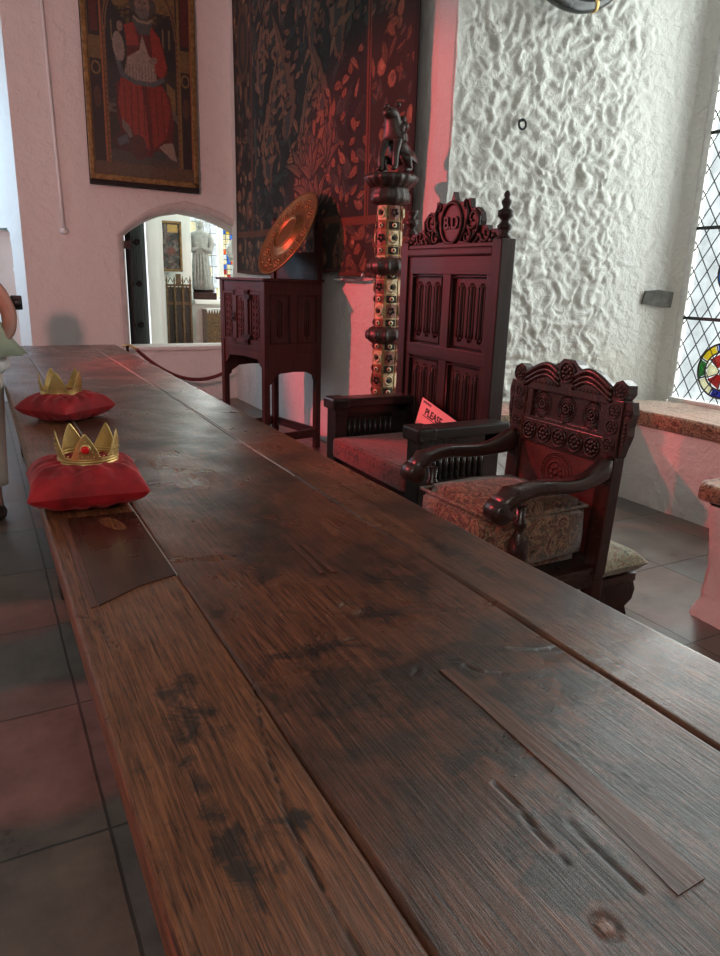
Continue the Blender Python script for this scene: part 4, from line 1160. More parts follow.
mb = MB(); ap = [(-W+.05, 0.85), (W-.05, 0.85), (W-.05, 0.70), (W-0.09, 0.73), (W-0.13, 0.775), (0, 0.785), (-W+0.13, 0.775), (-W+0.09, 0.73), (-W+.05, 0.70)]
mb.prism(ap, 0.012, 0.03, 'XZ'); cbp(mb, 'apron', M['cabinet'])
mb = MB(); mb.box(-W+0.03, W-0.03, D-0.03, D-0.005, 0.10, 0.17); cbp(mb, 'stretcher', M['cabinet_h'])
def tracery(mb, x0, x1, z0, z1, y):
    cx = (x0+x1)/2; w_ = (x1-x0)/2
    for z in (z0+(z1-z0)*0.2, z0+(z1-z0)*0.5, z0+(z1-z0)*0.8):
        for k in range(4):
            a = PI/4+k*PI/2; mb.tube([(cx+w_*0.45*math.cos(a)+w_*0.40*math.cos(b), y, z+w_*0.45*math.sin(a)+w_*0.40*math.sin(b)) for b in np.linspace(0, 2*PI, 11)[:-1]], 0.0055, 5, closed=True)
    mb.tube([(cx, y, z0), (cx, y, z1)], 0.005, 5)
for x0, x1, nm in ((-W+0.05, -0.125, 'tracery_panel'), (0.125, W-0.05, 'tracery_panel')):
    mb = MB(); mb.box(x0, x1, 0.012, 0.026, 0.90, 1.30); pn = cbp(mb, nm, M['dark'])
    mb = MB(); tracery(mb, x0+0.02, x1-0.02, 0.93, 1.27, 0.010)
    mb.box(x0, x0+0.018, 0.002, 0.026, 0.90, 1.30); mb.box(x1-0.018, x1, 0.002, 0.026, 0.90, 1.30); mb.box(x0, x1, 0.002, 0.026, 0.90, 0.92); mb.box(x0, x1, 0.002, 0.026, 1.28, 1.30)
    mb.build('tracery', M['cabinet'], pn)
mb = MB(); mb.box(-0.115, 0.115, -0.012, 0.012, 0.885, 0.925, bev=.003); mb.box(-0.115, 0.115, -0.012, 0.012, 1.265, 1.315, bev=.003); mb.box(-0.115, -0.06, -0.012, 0.012, 0.89, 1.31, bev=.003); mb.box(0.06, 0.115, -0.012, 0.012, 0.89, 1.31, bev=.003); mb.box(-0.07, 0.07, 0.0, 0.012, 0.9, 1.3)
door = cbp(mb, 'door', M['cabinet'])
mb = MB(); tracery(mb, -0.055, 0.055, 0.94, 1.25, -0.003); mb.build('tracery', M['cabinet'], door)
mb = MB()
for z in (0.95, 1.26): mb.box(0.07, 0.15, -0.018, -0.010, z-0.018, z+0.018, bev=.003)
mb.build('hinge', M['iron'], door)
mb = MB(); mb.box(-0.108, -0.075, -0.020, -0.010, 1.06, 1.13, bev=.003); mb.sphere((-0.09, -0.026, 1.085), 0.010, 8); mb.build('lock', M['iron'], door)

# orange-red cloth showing beneath the cupboard
mb = MB(); vs = []; fs = []; n = 14
for j in range(9):
    t = j/8
    for k in range(n):
        a = 2*PI*k/n; r = 0.17*(1-t)**0.55+0.002
        vs.append((0.55*r*math.cos(a)*(1+0.1*math.sin(3*a)), r*math.sin(a)*1.0, 0.0-0.13*t+0.008*math.sin(3*a)*(1-t)))
for j in range(8):
    for k in range(n): fs.append((j*n+k, j*n+(k+1) % n, (j+1)*n+(k+1) % n, (j+1)*n+k))
fs.append(tuple(range(n)))
mb.add(vs, fs, True); o = mb.build('red_cloth', M['orange_cloth']); tag(o, 'bright orange-red cloth bundle hanging under the cupboard between its front legs', 'cloth')
CLOTH = o

# ================================================================== BRASS DISH
def lathe_obj(prof, name, m, n=64): 
    q = MB(); q.lathe(prof, n=n); return q
dish = thing('brass_dish', 'large round embossed brass dish leaning on top of the cupboard', 'dish')
q = lathe_obj([(0.0, 0.022), (0.11, 0.022), (0.13, 0.020), (0.135, 0.032), (0.150, 0.034), (0.165, 0.020), (0.185, 0.002), (0.20, 0.0), (0.365, 0.016), (0.375, 0.022), (0.378, 0.016), (0.378, 0.010), (0.20, -0.008), (0.0, 0.010)], 'plate', M['brass'])
pl = q.build('plate', M['brass'], dish)
q = MB()
q.tube([(0.145*math.cos(a), 0.145*math.sin(a), 0.036) for a in np.linspace(0, 2*PI, 61)[:-1]], 0.006, 6, closed=True)
for k in range(40):
    a = 2*PI*k/40; q.sphere((0.122*math.cos(a), 0.122*math.sin(a), 0.024), 0.005, 6)
for k in range(10):
    a = 2*PI*k/10; cx_, cy_ = 0.285*math.cos(a), 0.285*math.sin(a)
    for j in range(7):
        b = 2*PI*j/7; q.sphere((cx_+0.030*math.cos(b), cy_+0.030*math.sin(b), 0.010), 0.012, 7, sc=(1, 1, 0.6))
    q.sphere((cx_, cy_, 0.010), 0.013, 7, sc=(1, 1, .6))
    a += PI/10
    for rr in (0.245, 0.285, 0.325): q.sphere((rr*math.cos(a), rr*math.sin(a), 0.010), 0.011, 7, sc=(1, 1, .6))
for k in range(60):
    a = 2*PI*k/60; q.sphere((0.355*math.cos(a), 0.355*math.sin(a), 0.016), 0.005, 6)
q.build('embossing', M['brass'], dish)
# orient: normal towards the hall's left, tipped upward
nrm = Vector((-0.855, -0.05, 0.51)).normalized()
dish.rotation_euler = nrm.to_track_quat('Z', 'Y').to_euler()
dish.location = (2.315, 5.60, 1.755)

# ================================================================== TAPESTRY
def make_tapestry():
    w_, h_ = 3.68, 3.6
    cv = Canvas(w_, h_, 430, 430, (0.020, 0.020, 0.018))
    r_ = random.Random(11)
    oc = [(0.20, 0.085, 0.050), (0.15, 0.070, 0.045), (0.10, 0.055, 0.036), (0.24, 0.115, 0.070)]
    tl = [(0.036, 0.045, 0.042), (0.026, 0.036, 0.034), (0.060, 0.055, 0.046), (0.045, 0.032, 0.027)]
    for k in range(300):
        cv.leaf(r_.uniform(0, w_), r_.uniform(0, h_), r_.uniform(0.14, 0.34), r_.uniform(0.03, 0.07), r_.uniform(0, 6.28), r_.choice(tl), r_.choice(tl), 5, r_.uniform(-.5, .5))
    # large curling acanthus leaves (x from the hall's far end; y up)
    big = [(1.10, 0.75, 1.15, 0.17, 1.9, -0.6), (1.45, 1.15, 0.95, 0.19, 1.2, 0.75), (1.75, 0.55, 1.1, 0.16, 1.75, -0.5), (2.35, 0.7, 1.15, 0.18, 1.4, 0.6), (2.6, 1.5, 1.1, 0.18, 2.0, -0.6), (1.35, 2.1, 1.0, 0.18, 1.2, 0.7), (2.05, 1.7, 0.95, 0.17, 1.8, -0.6), (0.9, 2.3, 1.0, 0.16, 1.5, 0.6), (2.7, 2.6, 0.9, 0.17, 1.3, .6), (0.95, 1.55, 0.8, 0.14, 2.0, -0.6), (1.9, 2.7, 0.8, 0.16, 1.2, 0.6)]
    for x, y, L, W_, a, b in big:
        cv.leaf(x, y, L*1.04, W_*1.2, a, (0.016, 0.014, 0.013), None, 9, b)
        cv.leaf(x, y, L, W_, a, (0.115, 0.060, 0.040), (0.185, 0.090, 0.055), 9, b)
        cv.leaf(x, y, L*0.8, W_*0.35, a, (0.050, 0.045, 0.040), None, 0, b)
        for q in range(7):   # ragged turned-over edge
            tq = 0.25+0.1*q; ux, uy = math.cos(a), math.sin(a); vv = b*tq*tq*L
            px, py = x+ux*tq*L-uy*(vv), y+uy*tq*L+ux*(vv)
            sgn = 1 if b < 0 else -1
            cv.leaf(px, py, W_*1.15, 0.030, a-sgn*1.9, (0.17, 0.085, 0.05), None, 0, 0.2)
    for k in range(420):
        x, y = r_.uniform(0.6, 2.95), r_.uniform(0.4, h_)
        L, W_, a = r_.uniform(0.06, 0.15), r_.uniform(0.018, 0.038), r_.uniform(0, 6.28)
        cv.leaf(x-.01, y-.012, L*1.1, W_*1.3, a, (0.014, 0.012, 0.011)); cv.leaf(x, y, L, W_, a, r_.choice(oc), r_.choice(oc), 0, r_.uniform(-.5, .5))
    # the bud cluster low in the middle
    for cx, cy in ((1.9, 0.75), (2.15, 0.65), (1.75, 0.95), (2.3, 0.95), (2.02, 0.9)):
        for q in range(5):
            cv.leaf(cx, cy-0.15, 0.34, 0.062, PI/2+(q-2)*0.35, (0.014, 0.012, 0.011), None, 0, (q-2)*0.25); cv.leaf(cx, cy-0.14, 0.31, 0.045, PI/2+(q-2)*0.35, (0.10, 0.058, 0.040), (0.16, 0.085, 0.055), 0, (q-2)*0.25)
    # borders
    def border(x0, x1, y0, y1, n, horiz):
        cv.rect(x0, x1, y0, y1, (0.030, 0.020, 0.016))
        for k in range(n):
            x, y = r_.uniform(x0+.05, x1-.05), r_.uniform(y0+.05, y1-.05)
            if r_.random() < 0.3:
                rr = r_.uniform(0.03, 0.065); cv.ell(x, y, rr, rr, r_.choice(oc)); cv.ell(x+.01, y+.01, rr*.5, rr*.5, tuple(c*1.4 for c in r_.choice(oc)))
            else: cv.leaf(x, y, r_.uniform(.08, .18), r_.uniform(.02, .045), r_.uniform(0, 6.28), r_.choice(oc+tl), r_.choice(oc), 0, .3)
    border(0, 0.55, 0, h_, 170, False); border(2.98, w_, 0, h_, 190, False); border(0, w_, 0, 0.40, 170, True)
    for x in (0.30, ): cv.ell(x, 2.2, 0.17, 0.34, (0.10, 0.05, 0.03)); cv.ell(x, 2.2, 0.12, 0.27, (0.045, 0.035, 0.03)); cv.ell(x, 2.2, 0.06, 0.2, (0.09, 0.05, .03))
    cv.ell(3.30, 2.55, 0.20, 0.36, (0.17, 0.07, 0.035)); cv.ell(3.30, 2.55, 0.15, 0.28, (0.07, 0.035, 0.025)); cv.ell(3.3, 2.6, 0.09, 0.16, (0.14, 0.07, 0.04))
    for x in (0.55, 2.98): cv.rect(x-0.03, x+0.03, 0.36, h_, (0.15, 0.050, 0.028)); cv.rect(x-0.008, x+0.008, 0.36, h_, (0.03, 0.015, 0.012))
    cv.rect(0.0, w_, 0.37, 0.43, (0.13, 0.045, 0.026)); cv.rect(0, w_, 0, 0.03, (0.09, 0.035, 0.022))
    cv.rect(0.0, 0.03, 0, h_, (0.05, 0.025, 0.02)); cv.rect(w_-0.06, w_, 0, h_, (0.02, 0.015, 0.014))
    cv.rect(2.1, 2.14, 0.0, 0.4, (0.12, 0.04, 0.025))
    Yw = 7.87-cv.X
    Xw = 2.625+0.018*np.sin(cv.X*4.3+0.7)+0.008*np.sin(cv.X*11+cv.Y*1.2)
    Zw = 1.45+cv.Y-0.02*np.sin(cv.X*1.7)-0.03*(cv.X > 2.6)*(1-cv.Y/h_)
    P = np.stack([Xw-2.64, Yw-6.0, Zw-1.45], -1)
    o = grid_obj('tapestry', P, attrmat('verdure_weave', 0.95, 'paint', 70, 0.5), color=cv.c)
    so = o.modifiers.new('t', 'SOLIDIFY'); so.thickness = 0.006; so.offset = 1
    tag(o, 'large dark brown verdure tapestry of leaves and fruit hanging on the right wall', 'tapestry', None, (2.64, 6.0, 1.45))
make_tapestry()
# pipe under the tapestry
mb = MB(); mb.tube([(2.62, 5.35, 1.415), (2.62, 4.95, 1.41), (2.60, 4.85, 1.42), (2.585, 4.80, 1.46)], 0.013, 8); mb.tube([(2.60, 5.20, 1.412), (2.665, 5.20, 1.412)], 0.018, 8)
tag(mb.build('tapestry_rod', M['steel']), 'short bent grey metal rod below the tapestry near the cupboard', 'rod')

# ================================================================== POLE WITH BEAST
PL = thing('painted_post', 'round post painted with gold and ivory squares, with carved collars, beside the throne', 'post', (2.34, 4.02, 0))
mb = MB(); mb.lathe([(0.17, 0), (0.17, 0.06), (0.13, 0.10), (0.10, 0.12)], n=24); mb.build('base', M['brown_dark'], PL)
mb = MB(); mb.lathe([(0.078, 0.10), (0.078, 1.88)], n=12); mb.build('shaft', M['pole_gold'], PL)
mb = MB(); mb2 = MB(); mb3 = MB()
def patch(q, a, z, ha, hz, rr=0.0795, th=0.003):
    pts = []
    for t in np.linspace(-ha, ha, 3):
        pts.append(a+t)
    vs = [((rr)*math.cos(x), (rr)*math.sin(x), zz) for zz in (z-hz, z+hz) for x in pts]
    vs += [((rr+th)*math.cos(x), (rr+th)*math.sin(x), zz) for zz in (z-hz, z+hz) for x in pts]
    q.add(vs, [(0, 1, 4, 3), (1, 2, 5, 4), (6, 9, 10, 7), (7, 10, 11, 8), (0, 6, 7, 1), (1, 7, 8, 2), (3, 4, 10, 9), (4, 5, 11, 10), (0, 3, 9, 6), (2, 8, 11, 5)])
row = 0; z = 0.20
while z < 1.84:
    for k in range(6):
        a = 2*PI*(k+0.35)/6
        kind = (row+k) % 4
        big_ = row % 2 == 0
        if big_:
            hz = 0.042
            if kind in (0, 1): patch(mb, a, z, 0.42, hz)
            else: patch(mb2, a, z, 0.42, hz)
            ca, sa = math.cos(a), math.sin(a)
            if (k+row//2) % 2 == 0:
                mt = Matrix.Translation((0.083*ca, 0.083*sa, z)) @ Matrix.Rotation(a, 4, 'Z') @ Matrix.Rotation(PI/2, 4, 'Y')
                mb3.lathe([(0.0, 0), (0.014, 0), (0.014, 0.004), (0.0, 0.005)], n=12, mat=mt)
                mb.tube([tuple(mt @ Vector((0.026*math.cos(b), 0.026*math.sin(b), 0.001))) for b in np.linspace(0, 2*PI, 15)[:-1]], 0.006, 5, closed=True)
            else:
                for b in np.linspace(0, 2*PI, 6)[:-1]:
                    mt = Matrix.Translation((0.083*ca, 0.083*sa, z)) @ Matrix.Rotation(a, 4, 'Z') @ Matrix.Rotation(PI/2, 4, 'Y')
                    if kind in (2, 3): mb3.sphere(tuple(mt @ Vector((0.017*math.cos(b), 0.017*math.sin(b), 0))), 0.010, 6)
        else:
            patch(mb2 if k % 2 else mb3, a, z, 0.42, 0.022)
            mt = Matrix.Translation((0.083*math.cos(a), 0.083*math.sin(a), z)) @ Matrix.Rotation(a, 4, 'Z') @ Matrix.Rotation(PI/2, 4, 'Y')
            mb.lathe([(0.0, 0), (0.015, 0), (0.015, 0.004), (0.0, 0.005)], n=10, mat=mt)
            mb3.lathe([(0.0, 0.003), (0.007, 0.003), (0.007, 0.007), (0.0, 0.008)], n=8, mat=mt)
    z += 0.0735; row += 1
mb.build('ivory_inlay', M['ivory'], PL); mb2.build('red_inlay', M['pole_red'], PL); mb3.build('black_inlay', M['dark'], PL)
for zc, nm in ((1.50, 'collar'), (1.075, 'collar')):
    mb = MB(); mb.lathe([(0.08, zc-0.055), (0.10, zc-0.045), (0.122, zc-0.02), (0.126, zc), (0.120, zc+0.025), (0.10, zc+0.045), (0.08, zc+0.055)], n=48, flute=12, fa=0.04)
    for k in range(12):
        a = 2*PI*k/12; mb.sphere((0.118*math.cos(a), 0.118*math.sin(a), zc), 0.026, 8, sc=(.7, .7, 1.2))
    mb.build(nm, M['brown_dark'], PL)
mb = MB(); mb.lathe([(0.08, 1.86), (0.12, 1.88), (0.125, 1.92), (0.11, 1.945), (0.115, 1.96)], n=48, flute=14, fa=0.03)
mb.build('collar', M['brown_dark'], PL)
mb = MB(); mb.lathe([(0.10, 1.955), (0.12, 1.965), (0.145, 1.985), (0.165, 2.01), (0.162, 2.028), (0.15, 2.037), (0.0, 2.04)], n=72, flute=18, fa=0.035)
mb.build('capital', M['brown_dark'], PL)
# seated carved beast
bm_pts = [((0.02, 0.0, 0.13), 0.060), ((-0.01, 0.0, 0.20), 0.062), ((-0.035, 0, 0.27), 0.055), ((-0.05, 0, 0.335), 0.045), ((-0.075, 0, 0.375), 0.046), ((-0.115, 0, 0.360), 0.026),
          ((0.05, 0, 0.07), 0.060)]
def skin_fig(name, verts, edges, radii, m, parent=None, sub=2, root=0):
    me = bpy.data.meshes.new(name); me.from_pydata(verts, edges, [])
    o = bpy.data.objects.new(name, me); C.objects.link(o)
    sk = o.modifiers.new('skin', 'SKIN'); sk.use_smooth_shade = True
    for i, r in enumerate(radii):
        me.skin_vertices[0].data[i].radius = (r, r) if not isinstance(r, tuple) else r
        me.skin_vertices[0].data[i].use_root = (i == root)
    ss = o.modifiers.new('sub', 'SUBSURF'); ss.levels = sub; ss.render_levels = sub
    dg = bpy.context.evaluated_depsgraph_get(); me2 = bpy.data.meshes.new_from_object(o.evaluated_get(dg))
    bpy.data.objects.remove(o); me2.materials.clear(); me2.materials.append(m)
    me2.polygons.foreach_set('use_smooth', [True]*len(me2.polygons))
    o2 = bpy.data.objects.new(name, me2); C.objects.link(o2)
    if parent is not None: o2.parent = parent
    return o2
bv = [(0.06, 0, 0.08), (0.03, 0, 0.15), (-0.01, 0, 0.22), (-0.04, 0, 0.29), (-0.055, 0, 0.35), (-0.085, 0, 0.385), (-0.135, 0, 0.365),
      (-0.05, 0.04, 0.22), (-0.085, 0.045, 0.12), (-0.09, 0.045, 0.02), (-0.12, 0.045, 0.012),
      (-0.05, -0.04, 0.22), (-0.085, -0.045, 0.12), (-0.09, -0.045, 0.02), (-0.12, -0.045, 0.012),
      (0.03, 0.07, 0.09), (-0.04, 0.08, 0.10), (0.01, 0.08, 0.02), (-0.05, 0.08, 0.012),
      (0.03, -0.07, 0.09), (-0.04, -0.08, 0.10), (0.01, -0.08, 0.02), (-0.05, -0.08, 0.012)]
be = [(0, 1), (1, 2), (2, 3), (3, 4), (4, 5), (5, 6), (3, 7), (7, 8), (8, 9), (9, 10), (3, 11), (11, 12), (12, 13), (13, 14), (0, 15), (15, 16), (16, 17), (17, 18), (0, 19), (19, 20), (20, 21), (21, 22)]
brd = [0.06, 0.062, 0.058, 0.056, 0.045, 0.048, 0.024, 0.026, 0.020, 0.018, 0.018, 0.026, 0.020, 0.018, 0.018, 0.040, 0.036, 0.022, 0.018, 0.040, 0.036, 0.022, 0.018]
beast = skin_fig('carved_beast', bv, be, brd, M['brown_dark'])
beast.location = (2.36, 4.0, 2.046); beast.rotation_euler = (0, 0, R(25)); beast.scale = (1.0, 1.15, 0.86)
tag(beast, 'dark carved seated lion on top of the painted post', 'carving')
mb = MB()
for s in (-1, 1): mb.sphere((-0.065, s*0.036, 0.425), 0.016, 8); mb.sphere((-0.118, s*0.020, 0.395), 0.008, 6)
for k in range(26):
    a = random.uniform(-2.2, 2.2); zz = random.uniform(0.20, 0.37); mb.sphere((-0.02+0.052*math.cos(a)-(0.03 if zz > .3 else 0), 0.055*math.sin(a), zz), 0.020, 7, sc=(1, 1, 1.5))
mb.build('mane', M['brown_dark'], beast)

# ================================================================== PAINTING ON THE FAR WALL
def make_king():
    w_, h_ = 1.02, 1.86
    cv = Canvas(w_, h_, 170, 300, (0.030, 0.022, 0.016))
    gd = (0.16, 0.10, 0.035); red = (0.22, 0.028, 0.018); dkr = (0.09, 0.015, 0.012)
    fl = (0.19, 0.13, 0.10); bl = (0.030, 0.030, 0.032)
    # base slab and throne behind
    cv.rect(0, w_, 0, 0.14, (0.09, 0.055, 0.03)); cv.rect(0.15, 0.88, 0.14, 0.26, (0.06, 0.045, 0.038))
    cv.poly([(0.18, 1.55), (0.86, 1.55), (0.86, 1.75), (0.52, 1.86), (0.18, 1.75)], gd)
    r_ = random.Random(3)
    for k in range(60): cv.ell(r_.uniform(.2, .85), r_.uniform(1.42, 1.84), .012, .02, (0.09, 0.06, 0.02), r_.uniform(0, 3))
    cv.poly([(0.18, 1.05), (0.18, 1.56), (0.24, 1.60), (0.38, 1.42), (0.34, 1.05)], (0.018, 0.016, 0.016)); cv.poly([(0.86, 1.05), (0.86, 1.50), (0.78, 1.54), (0.64, 1.40), (0.70, 1.05)], (0.018, 0.016, 0.016))
    for x in (0.23, 0.30, 0.73, 0.79): cv.rect(x, x+0.014, 1.25, 1.42, (0.14, 0.10, 0.05))
    cv.poly([(0.18, 0.62), (0.42, 0.78), (0.42, 0.84), (0.18, 0.70)], (0.10, 0.085, 0.07)); cv.poly([(0.86, 0.56), (0.66, 0.80), (0.66, 0.86), (0.86, 0.64)], (0.10, 0.085, 0.07))
    cv.rect(0.18, 0.86, 0.60, 0.63, (0.09, 0.075, 0.06)); cv.rect(0.18, .34, .68, 1.0, bl, .8); cv.poly([(0.76, .74), (0.84, .66), (0.84, .88), (0.76, .94)], gd)
    # figure: robe, skirt, mantle
    cv.poly([(0.26, 0.88), (0.36, 0.93), (0.70, 0.92), (0.79, 0.80), (0.82, 0.55), (0.78, 0.30), (0.66, 0.24), (0.54, 0.22), (0.42, 0.28), (0.30, 0.34), (0.25, 0.60)], dkr)
    cv.poly([(0.30, 0.92), (0.50, 0.94), (0.54, 0.62), (0.56, 0.28), (0.44, 0.40), (0.30, 0.52), (0.27, 0.70)], red); cv.poly([(0.56, 0.88), (0.72, 0.90), (0.79, 0.70), (0.74, 0.42), (0.60, 0.30), (0.58, 0.60)], tuple(c*.85 for c in red))
    for k in range(7): cv.line([(0.34+0.06*k, 0.86), (0.33+0.065*k, 0.42)], 0.006, dkr, 0.8)
    cv.poly([(0.36, 0.97), (0.40, 1.42), (0.50, 1.48), (0.62, 1.46), (0.74, 1.25), (0.77, 1.02), (0.66, 0.93)], dkr)
    cv.poly([(0.60, 1.44), (0.70, 1.34), (0.77, 1.08), (0.72, 0.96), (0.64, 1.02)], red); cv.poly([(0.36, 1.40), (0.46, 1.44), (0.50, 1.24), (0.38, 1.22)], red)
    cv.poly([(0.34, 0.96), (0.38, 1.12), (0.50, 1.20), (0.53, 1.34), (0.58, 1.18), (0.64, 1.10), (0.66, 0.94), (0.50, 0.90)], (0.24, 0.19, 0.15))
    for k in range(10): cv.line([(0.37+0.03*k, 1.06), (0.37+0.03*k, 0.93)], 0.004, (0.10, 0.075, 0.06))
    cv.line([(0.28, 1.10), (0.32, 0.96), (0.45, 0.90), (0.62, 0.90), (0.72, 0.96)], 0.022, (0.07, 0.08, 0.085))
    cv.ell(0.30, 1.20, 0.055, 0.13, (0.22, 0.175, 0.15), 0.1); cv.ell(0.32, 1.38, 0.03, 0.045, fl)
    cv.ell(0.63, 1.12, 0.045, 0.03, fl, 0.6); cv.poly([(0.44, 1.46), (0.50, 1.34), (0.60, 1.34), (0.64, 1.46), (0.54, 1.50)], (0.06, 0.065, 0.06))
    # head
    for k in range(26):
        a = r_.uniform(0, 6.28); cv.ell(0.545+0.105*math.cos(a), 1.60+0.075*math.sin(a), .030, .030, (0.055, 0.045, 0.038))
    cv.ell(0.545, 1.60, 0.070, 0.100, fl); cv.ell(0.545, 1.535, 0.066, 0.050, (0.11, 0.10, 0.09)); cv.ell(0.545, 1.555, 0.022, 0.007, (0.10, 0.05, 0.04))
    for x in (0.518, 0.572): cv.ell(x, 1.615, 0.013, 0.006, (0.03, 0.02, 0.02)); cv.line([(x-.016, 1.632), (x+.016, 1.632)], .004, (.06, .045, .035))
    cv.line([(0.545, 1.615), (0.552, 1.578)], 0.005, (0.12, 0.08, 0.06))
    cv.poly([(0.455, 1.68), (0.44, 1.76), (0.49, 1.73), (0.52, 1.79), (0.55, 1.74), (0.59, 1.79), (0.61, 1.73), (0.66, 1.75), (0.635, 1.67), (0.545, 1.69)], (0.15, 0.11, 0.05))
    cv.line([(0.46, 1.485), (0.50, 1.455), (0.59, 1.45), (0.63, 1.48)], 0.012, (0.20, 0.16, 0.11))
    # lower animals and feet
    cv.ell(0.32, 0.34, 0.12, 0.09, (0.05, 0.018, 0.015)); cv.ell(0.45, 0.30, 0.08, 0.12, (0.07, 0.02, 0.016)); cv.poly([(0.30, 0.56), (0.36, 0.50), (0.40, 0.40), (0.37, 0.38), (0.30, 0.48)], (0.15, 0.12, 0.10))
    cv.poly([(0.24, 0.36), (0.34, 0.42), (0.36, 0.34), (0.26, 0.30)], (0.07, 0.08, 0.09)); cv.poly([(0.70, 0.36), (0.80, 0.38), (0.84, 0.20), (0.78, 0.22), (0.66, 0.32)], (0.22, 0.17, 0.13)); cv.ell(0.66, 0.24, .07, .05, (.04, .045, .04))
    # side columns and gothic arch
    for x0, x1 in ((0, 0.15), (0.88, w_)):
        cv.rect(x0, x1, 0.14, h_, (0.022, 0.014, 0.012)); cv.rect(x0, x1, 1.06, 1.26, gd, .8)
        cv.rect((x0+x1)/2-.035, (x0+x1)/2+.035, 1.30, h_, dkr, .8); cv.ell((x0+x1)/2, 0.98, 0.045, 0.06, gd); cv.ell((x0+x1)/2, 0.98, 0.030, 0.042, (.02, .015, .012))
        cv.rect(x0, x0+.02, .14, h_, gd); cv.rect(x1-.02, x1, .14, h_, (0.26, 0.09, 0.03)); cv.ell((x0+x1)/2, .72, .035, .10, (.07, .03, .02))
    arc = [(0.17+0.35*(1-math.cos(t)), 1.35+0.50*math.sin(t)) for t in np.linspace(0, PI/2, 14)]
    for s in (0, 1):
        pts = [(x, y) if not s else (1.035-x, y) for x, y in arc]
        cv.line(pts, 0.018, (0.15, 0.085, 0.035)); cv.line(pts, 0.006, (0.04, 0.02, 0.015))
    cv.line([(0.165, 0.14), (0.165, 1.35)], 0.012, (0.18, 0.08, 0.03)); cv.line([(0.87, 0.14), (0.87, 1.35)], 0.012, (0.16, 0.08, 0.03))
    for y in np.arange(0.16, 1.35, 0.05): cv.ell(0.165, y, .006, .010, (.05, .03, .02)); cv.ell(0.87, y, .006, .010, (.05, .03, .02))
    t = thing('panel_painting', 'tall gilt-framed painting of a seated bearded king in red above the archway', 'painting', (1.155+0.555, 8.02, 2.28))
    P = np.stack([cv.X-w_/2, np.full_like(cv.X, -0.032), cv.Y+0.07], -1)
    grid_obj('picture', P, attrmat('old_panel_paint', 0.5, 'paint', 50, 0.15, 0.2), t, color=cv.c)
    mb = MB(); F = 0.04; W2 = w_/2; Hh = h_
    mb.box(-W2-F, W2+F, -0.03, 0.03, 0.0, Hh+0.07+F)
    mb.build('back_panel', M['dark'], t)
    mb = MB()
    mb.box(-W2-F, -W2+0.008, -0.055, -0.025, 0.03, Hh+0.07+F, bev=.008); mb.box(W2-0.008, W2+F, -0.055, -0.025, 0.03, Hh+0.07+F, bev=.008); mb.box(-W2-F, W2+F, -0.055, -0.025, 0.03, 0.085, bev=.008); mb.box(-W2-F, W2+F, -0.055, -0.025, Hh+0.062, Hh+0.07+F, bev=.008)
    mb.build('frame', M['gold_dull'], t)
    mb = MB(); mb.box(-W2-F, W2+F, -0.05, 0.03, -0.012, 0.03)
    for x in (-0.27, 0.30): mb.sphere((x, -0.055, 0.0), 0.014, 8)
    mb.build('bottom_batten', M['dark'], t)
    t.rotation_euler = (R(-1.0), R(0.6), 0)
make_king()

# ================================================================== ROPE BARRIER
RB = thing('rope_barrier', 'short brass post with maroon barrier rope crossing in front of the archway', 'rope barrier', (1.375, 7.75, 0))
mb = MB(); mb.lathe([(0.11, 0), (0.11, 0.015), (0.03, 0.03), (0.016, 0.04), (0.016, 0.66), (0.024, 0.665), (0.024, 0.68), (0.0, 0.69)], n=16); mb.build('post', M['brown_dark'], RB)
mb = MB(); mb.tube([(-0.05, 0, 0.675), (0.02, -0.01, 0.685), (0.06, -0.02, 0.665), (0.10, -0.03, 0.635)], 0.012, 8); mb.build('hook', M['gold'], RB)
mb = MB(); pts = []
for k in range(41):
    t = k/40; pts.append((0.09+1.16*t, -0.02-0.02*t, 0.64-1.02*t*(1-t)*1.05-0.14*t))
mb.tube(pts, 0.019, 8)
for k in range(40):
    p = pts[k]; q = pts[min(40, k+1)]
    mb.tube([(p[0], p[1]-0.014, p[2]+0.012), (q[0], q[1]-0.014, q[2]-0.012)], 0.009, 5)
mb.build('rope', M['rope'], RB)

# ================================================================== FAR ROOM
# setting
mb = MB()
mb.box(4.7, 4.85, 8.4, 12.0, 0, 5.2); mb.box(3.0, 4.85, 8.25, 8.42, 0, 5.2)
mb.build('wall_far_room_side', M['plaster_far'], kind='structure')
plan_wall('wall_far_room_left', [(1.78, 8.46), (2.02, 8.9), (2.06, 8.9), (2.12, 9.3), (2.42, 10.6)], 0, 4.0, 0.05, 0.008, 3, M['plaster_far'], 4)
mb = MB(); mb.box(2.3, 2.86, 10.6, 10.75, 0, 4); mb.box(2.86, 4.8, 10.6, 10.75, 0, 1.04); mb.box(2.86, 4.8, 10.5, 11.15, 1.0, 1.06, bev=.01); mb.box(2.30, 4.8, 10.6, 10.75, 2.9, 4)
mb.box(2.76, 2.86, 10.7, 11.25, 0.9, 4)
mb.box(3.43, 3.50, 11.12, 11.22, 1.0, 3.0); mb.box(3.88, 4.8, 11.12, 11.22, 1.0, 3.0)
mb.box(2.86, 3.0, 11.12, 11.22, 1.0, 3.0)
mb.build('wall_far_room', M['plaster_far'], kind='structure')
mb = MB(); mb.box(0.4, 4.85, 8.4, 12.0, 3.4, 3.5); mb.build('ceiling_far_room', M['pink_roof'], kind='structure')
mb = MB(); mb.box(1.2, 1.4, 8.4, 10.9, 0, 3.4); mb.build('wall_far_room_west', M['plaster_far'], kind='structure')
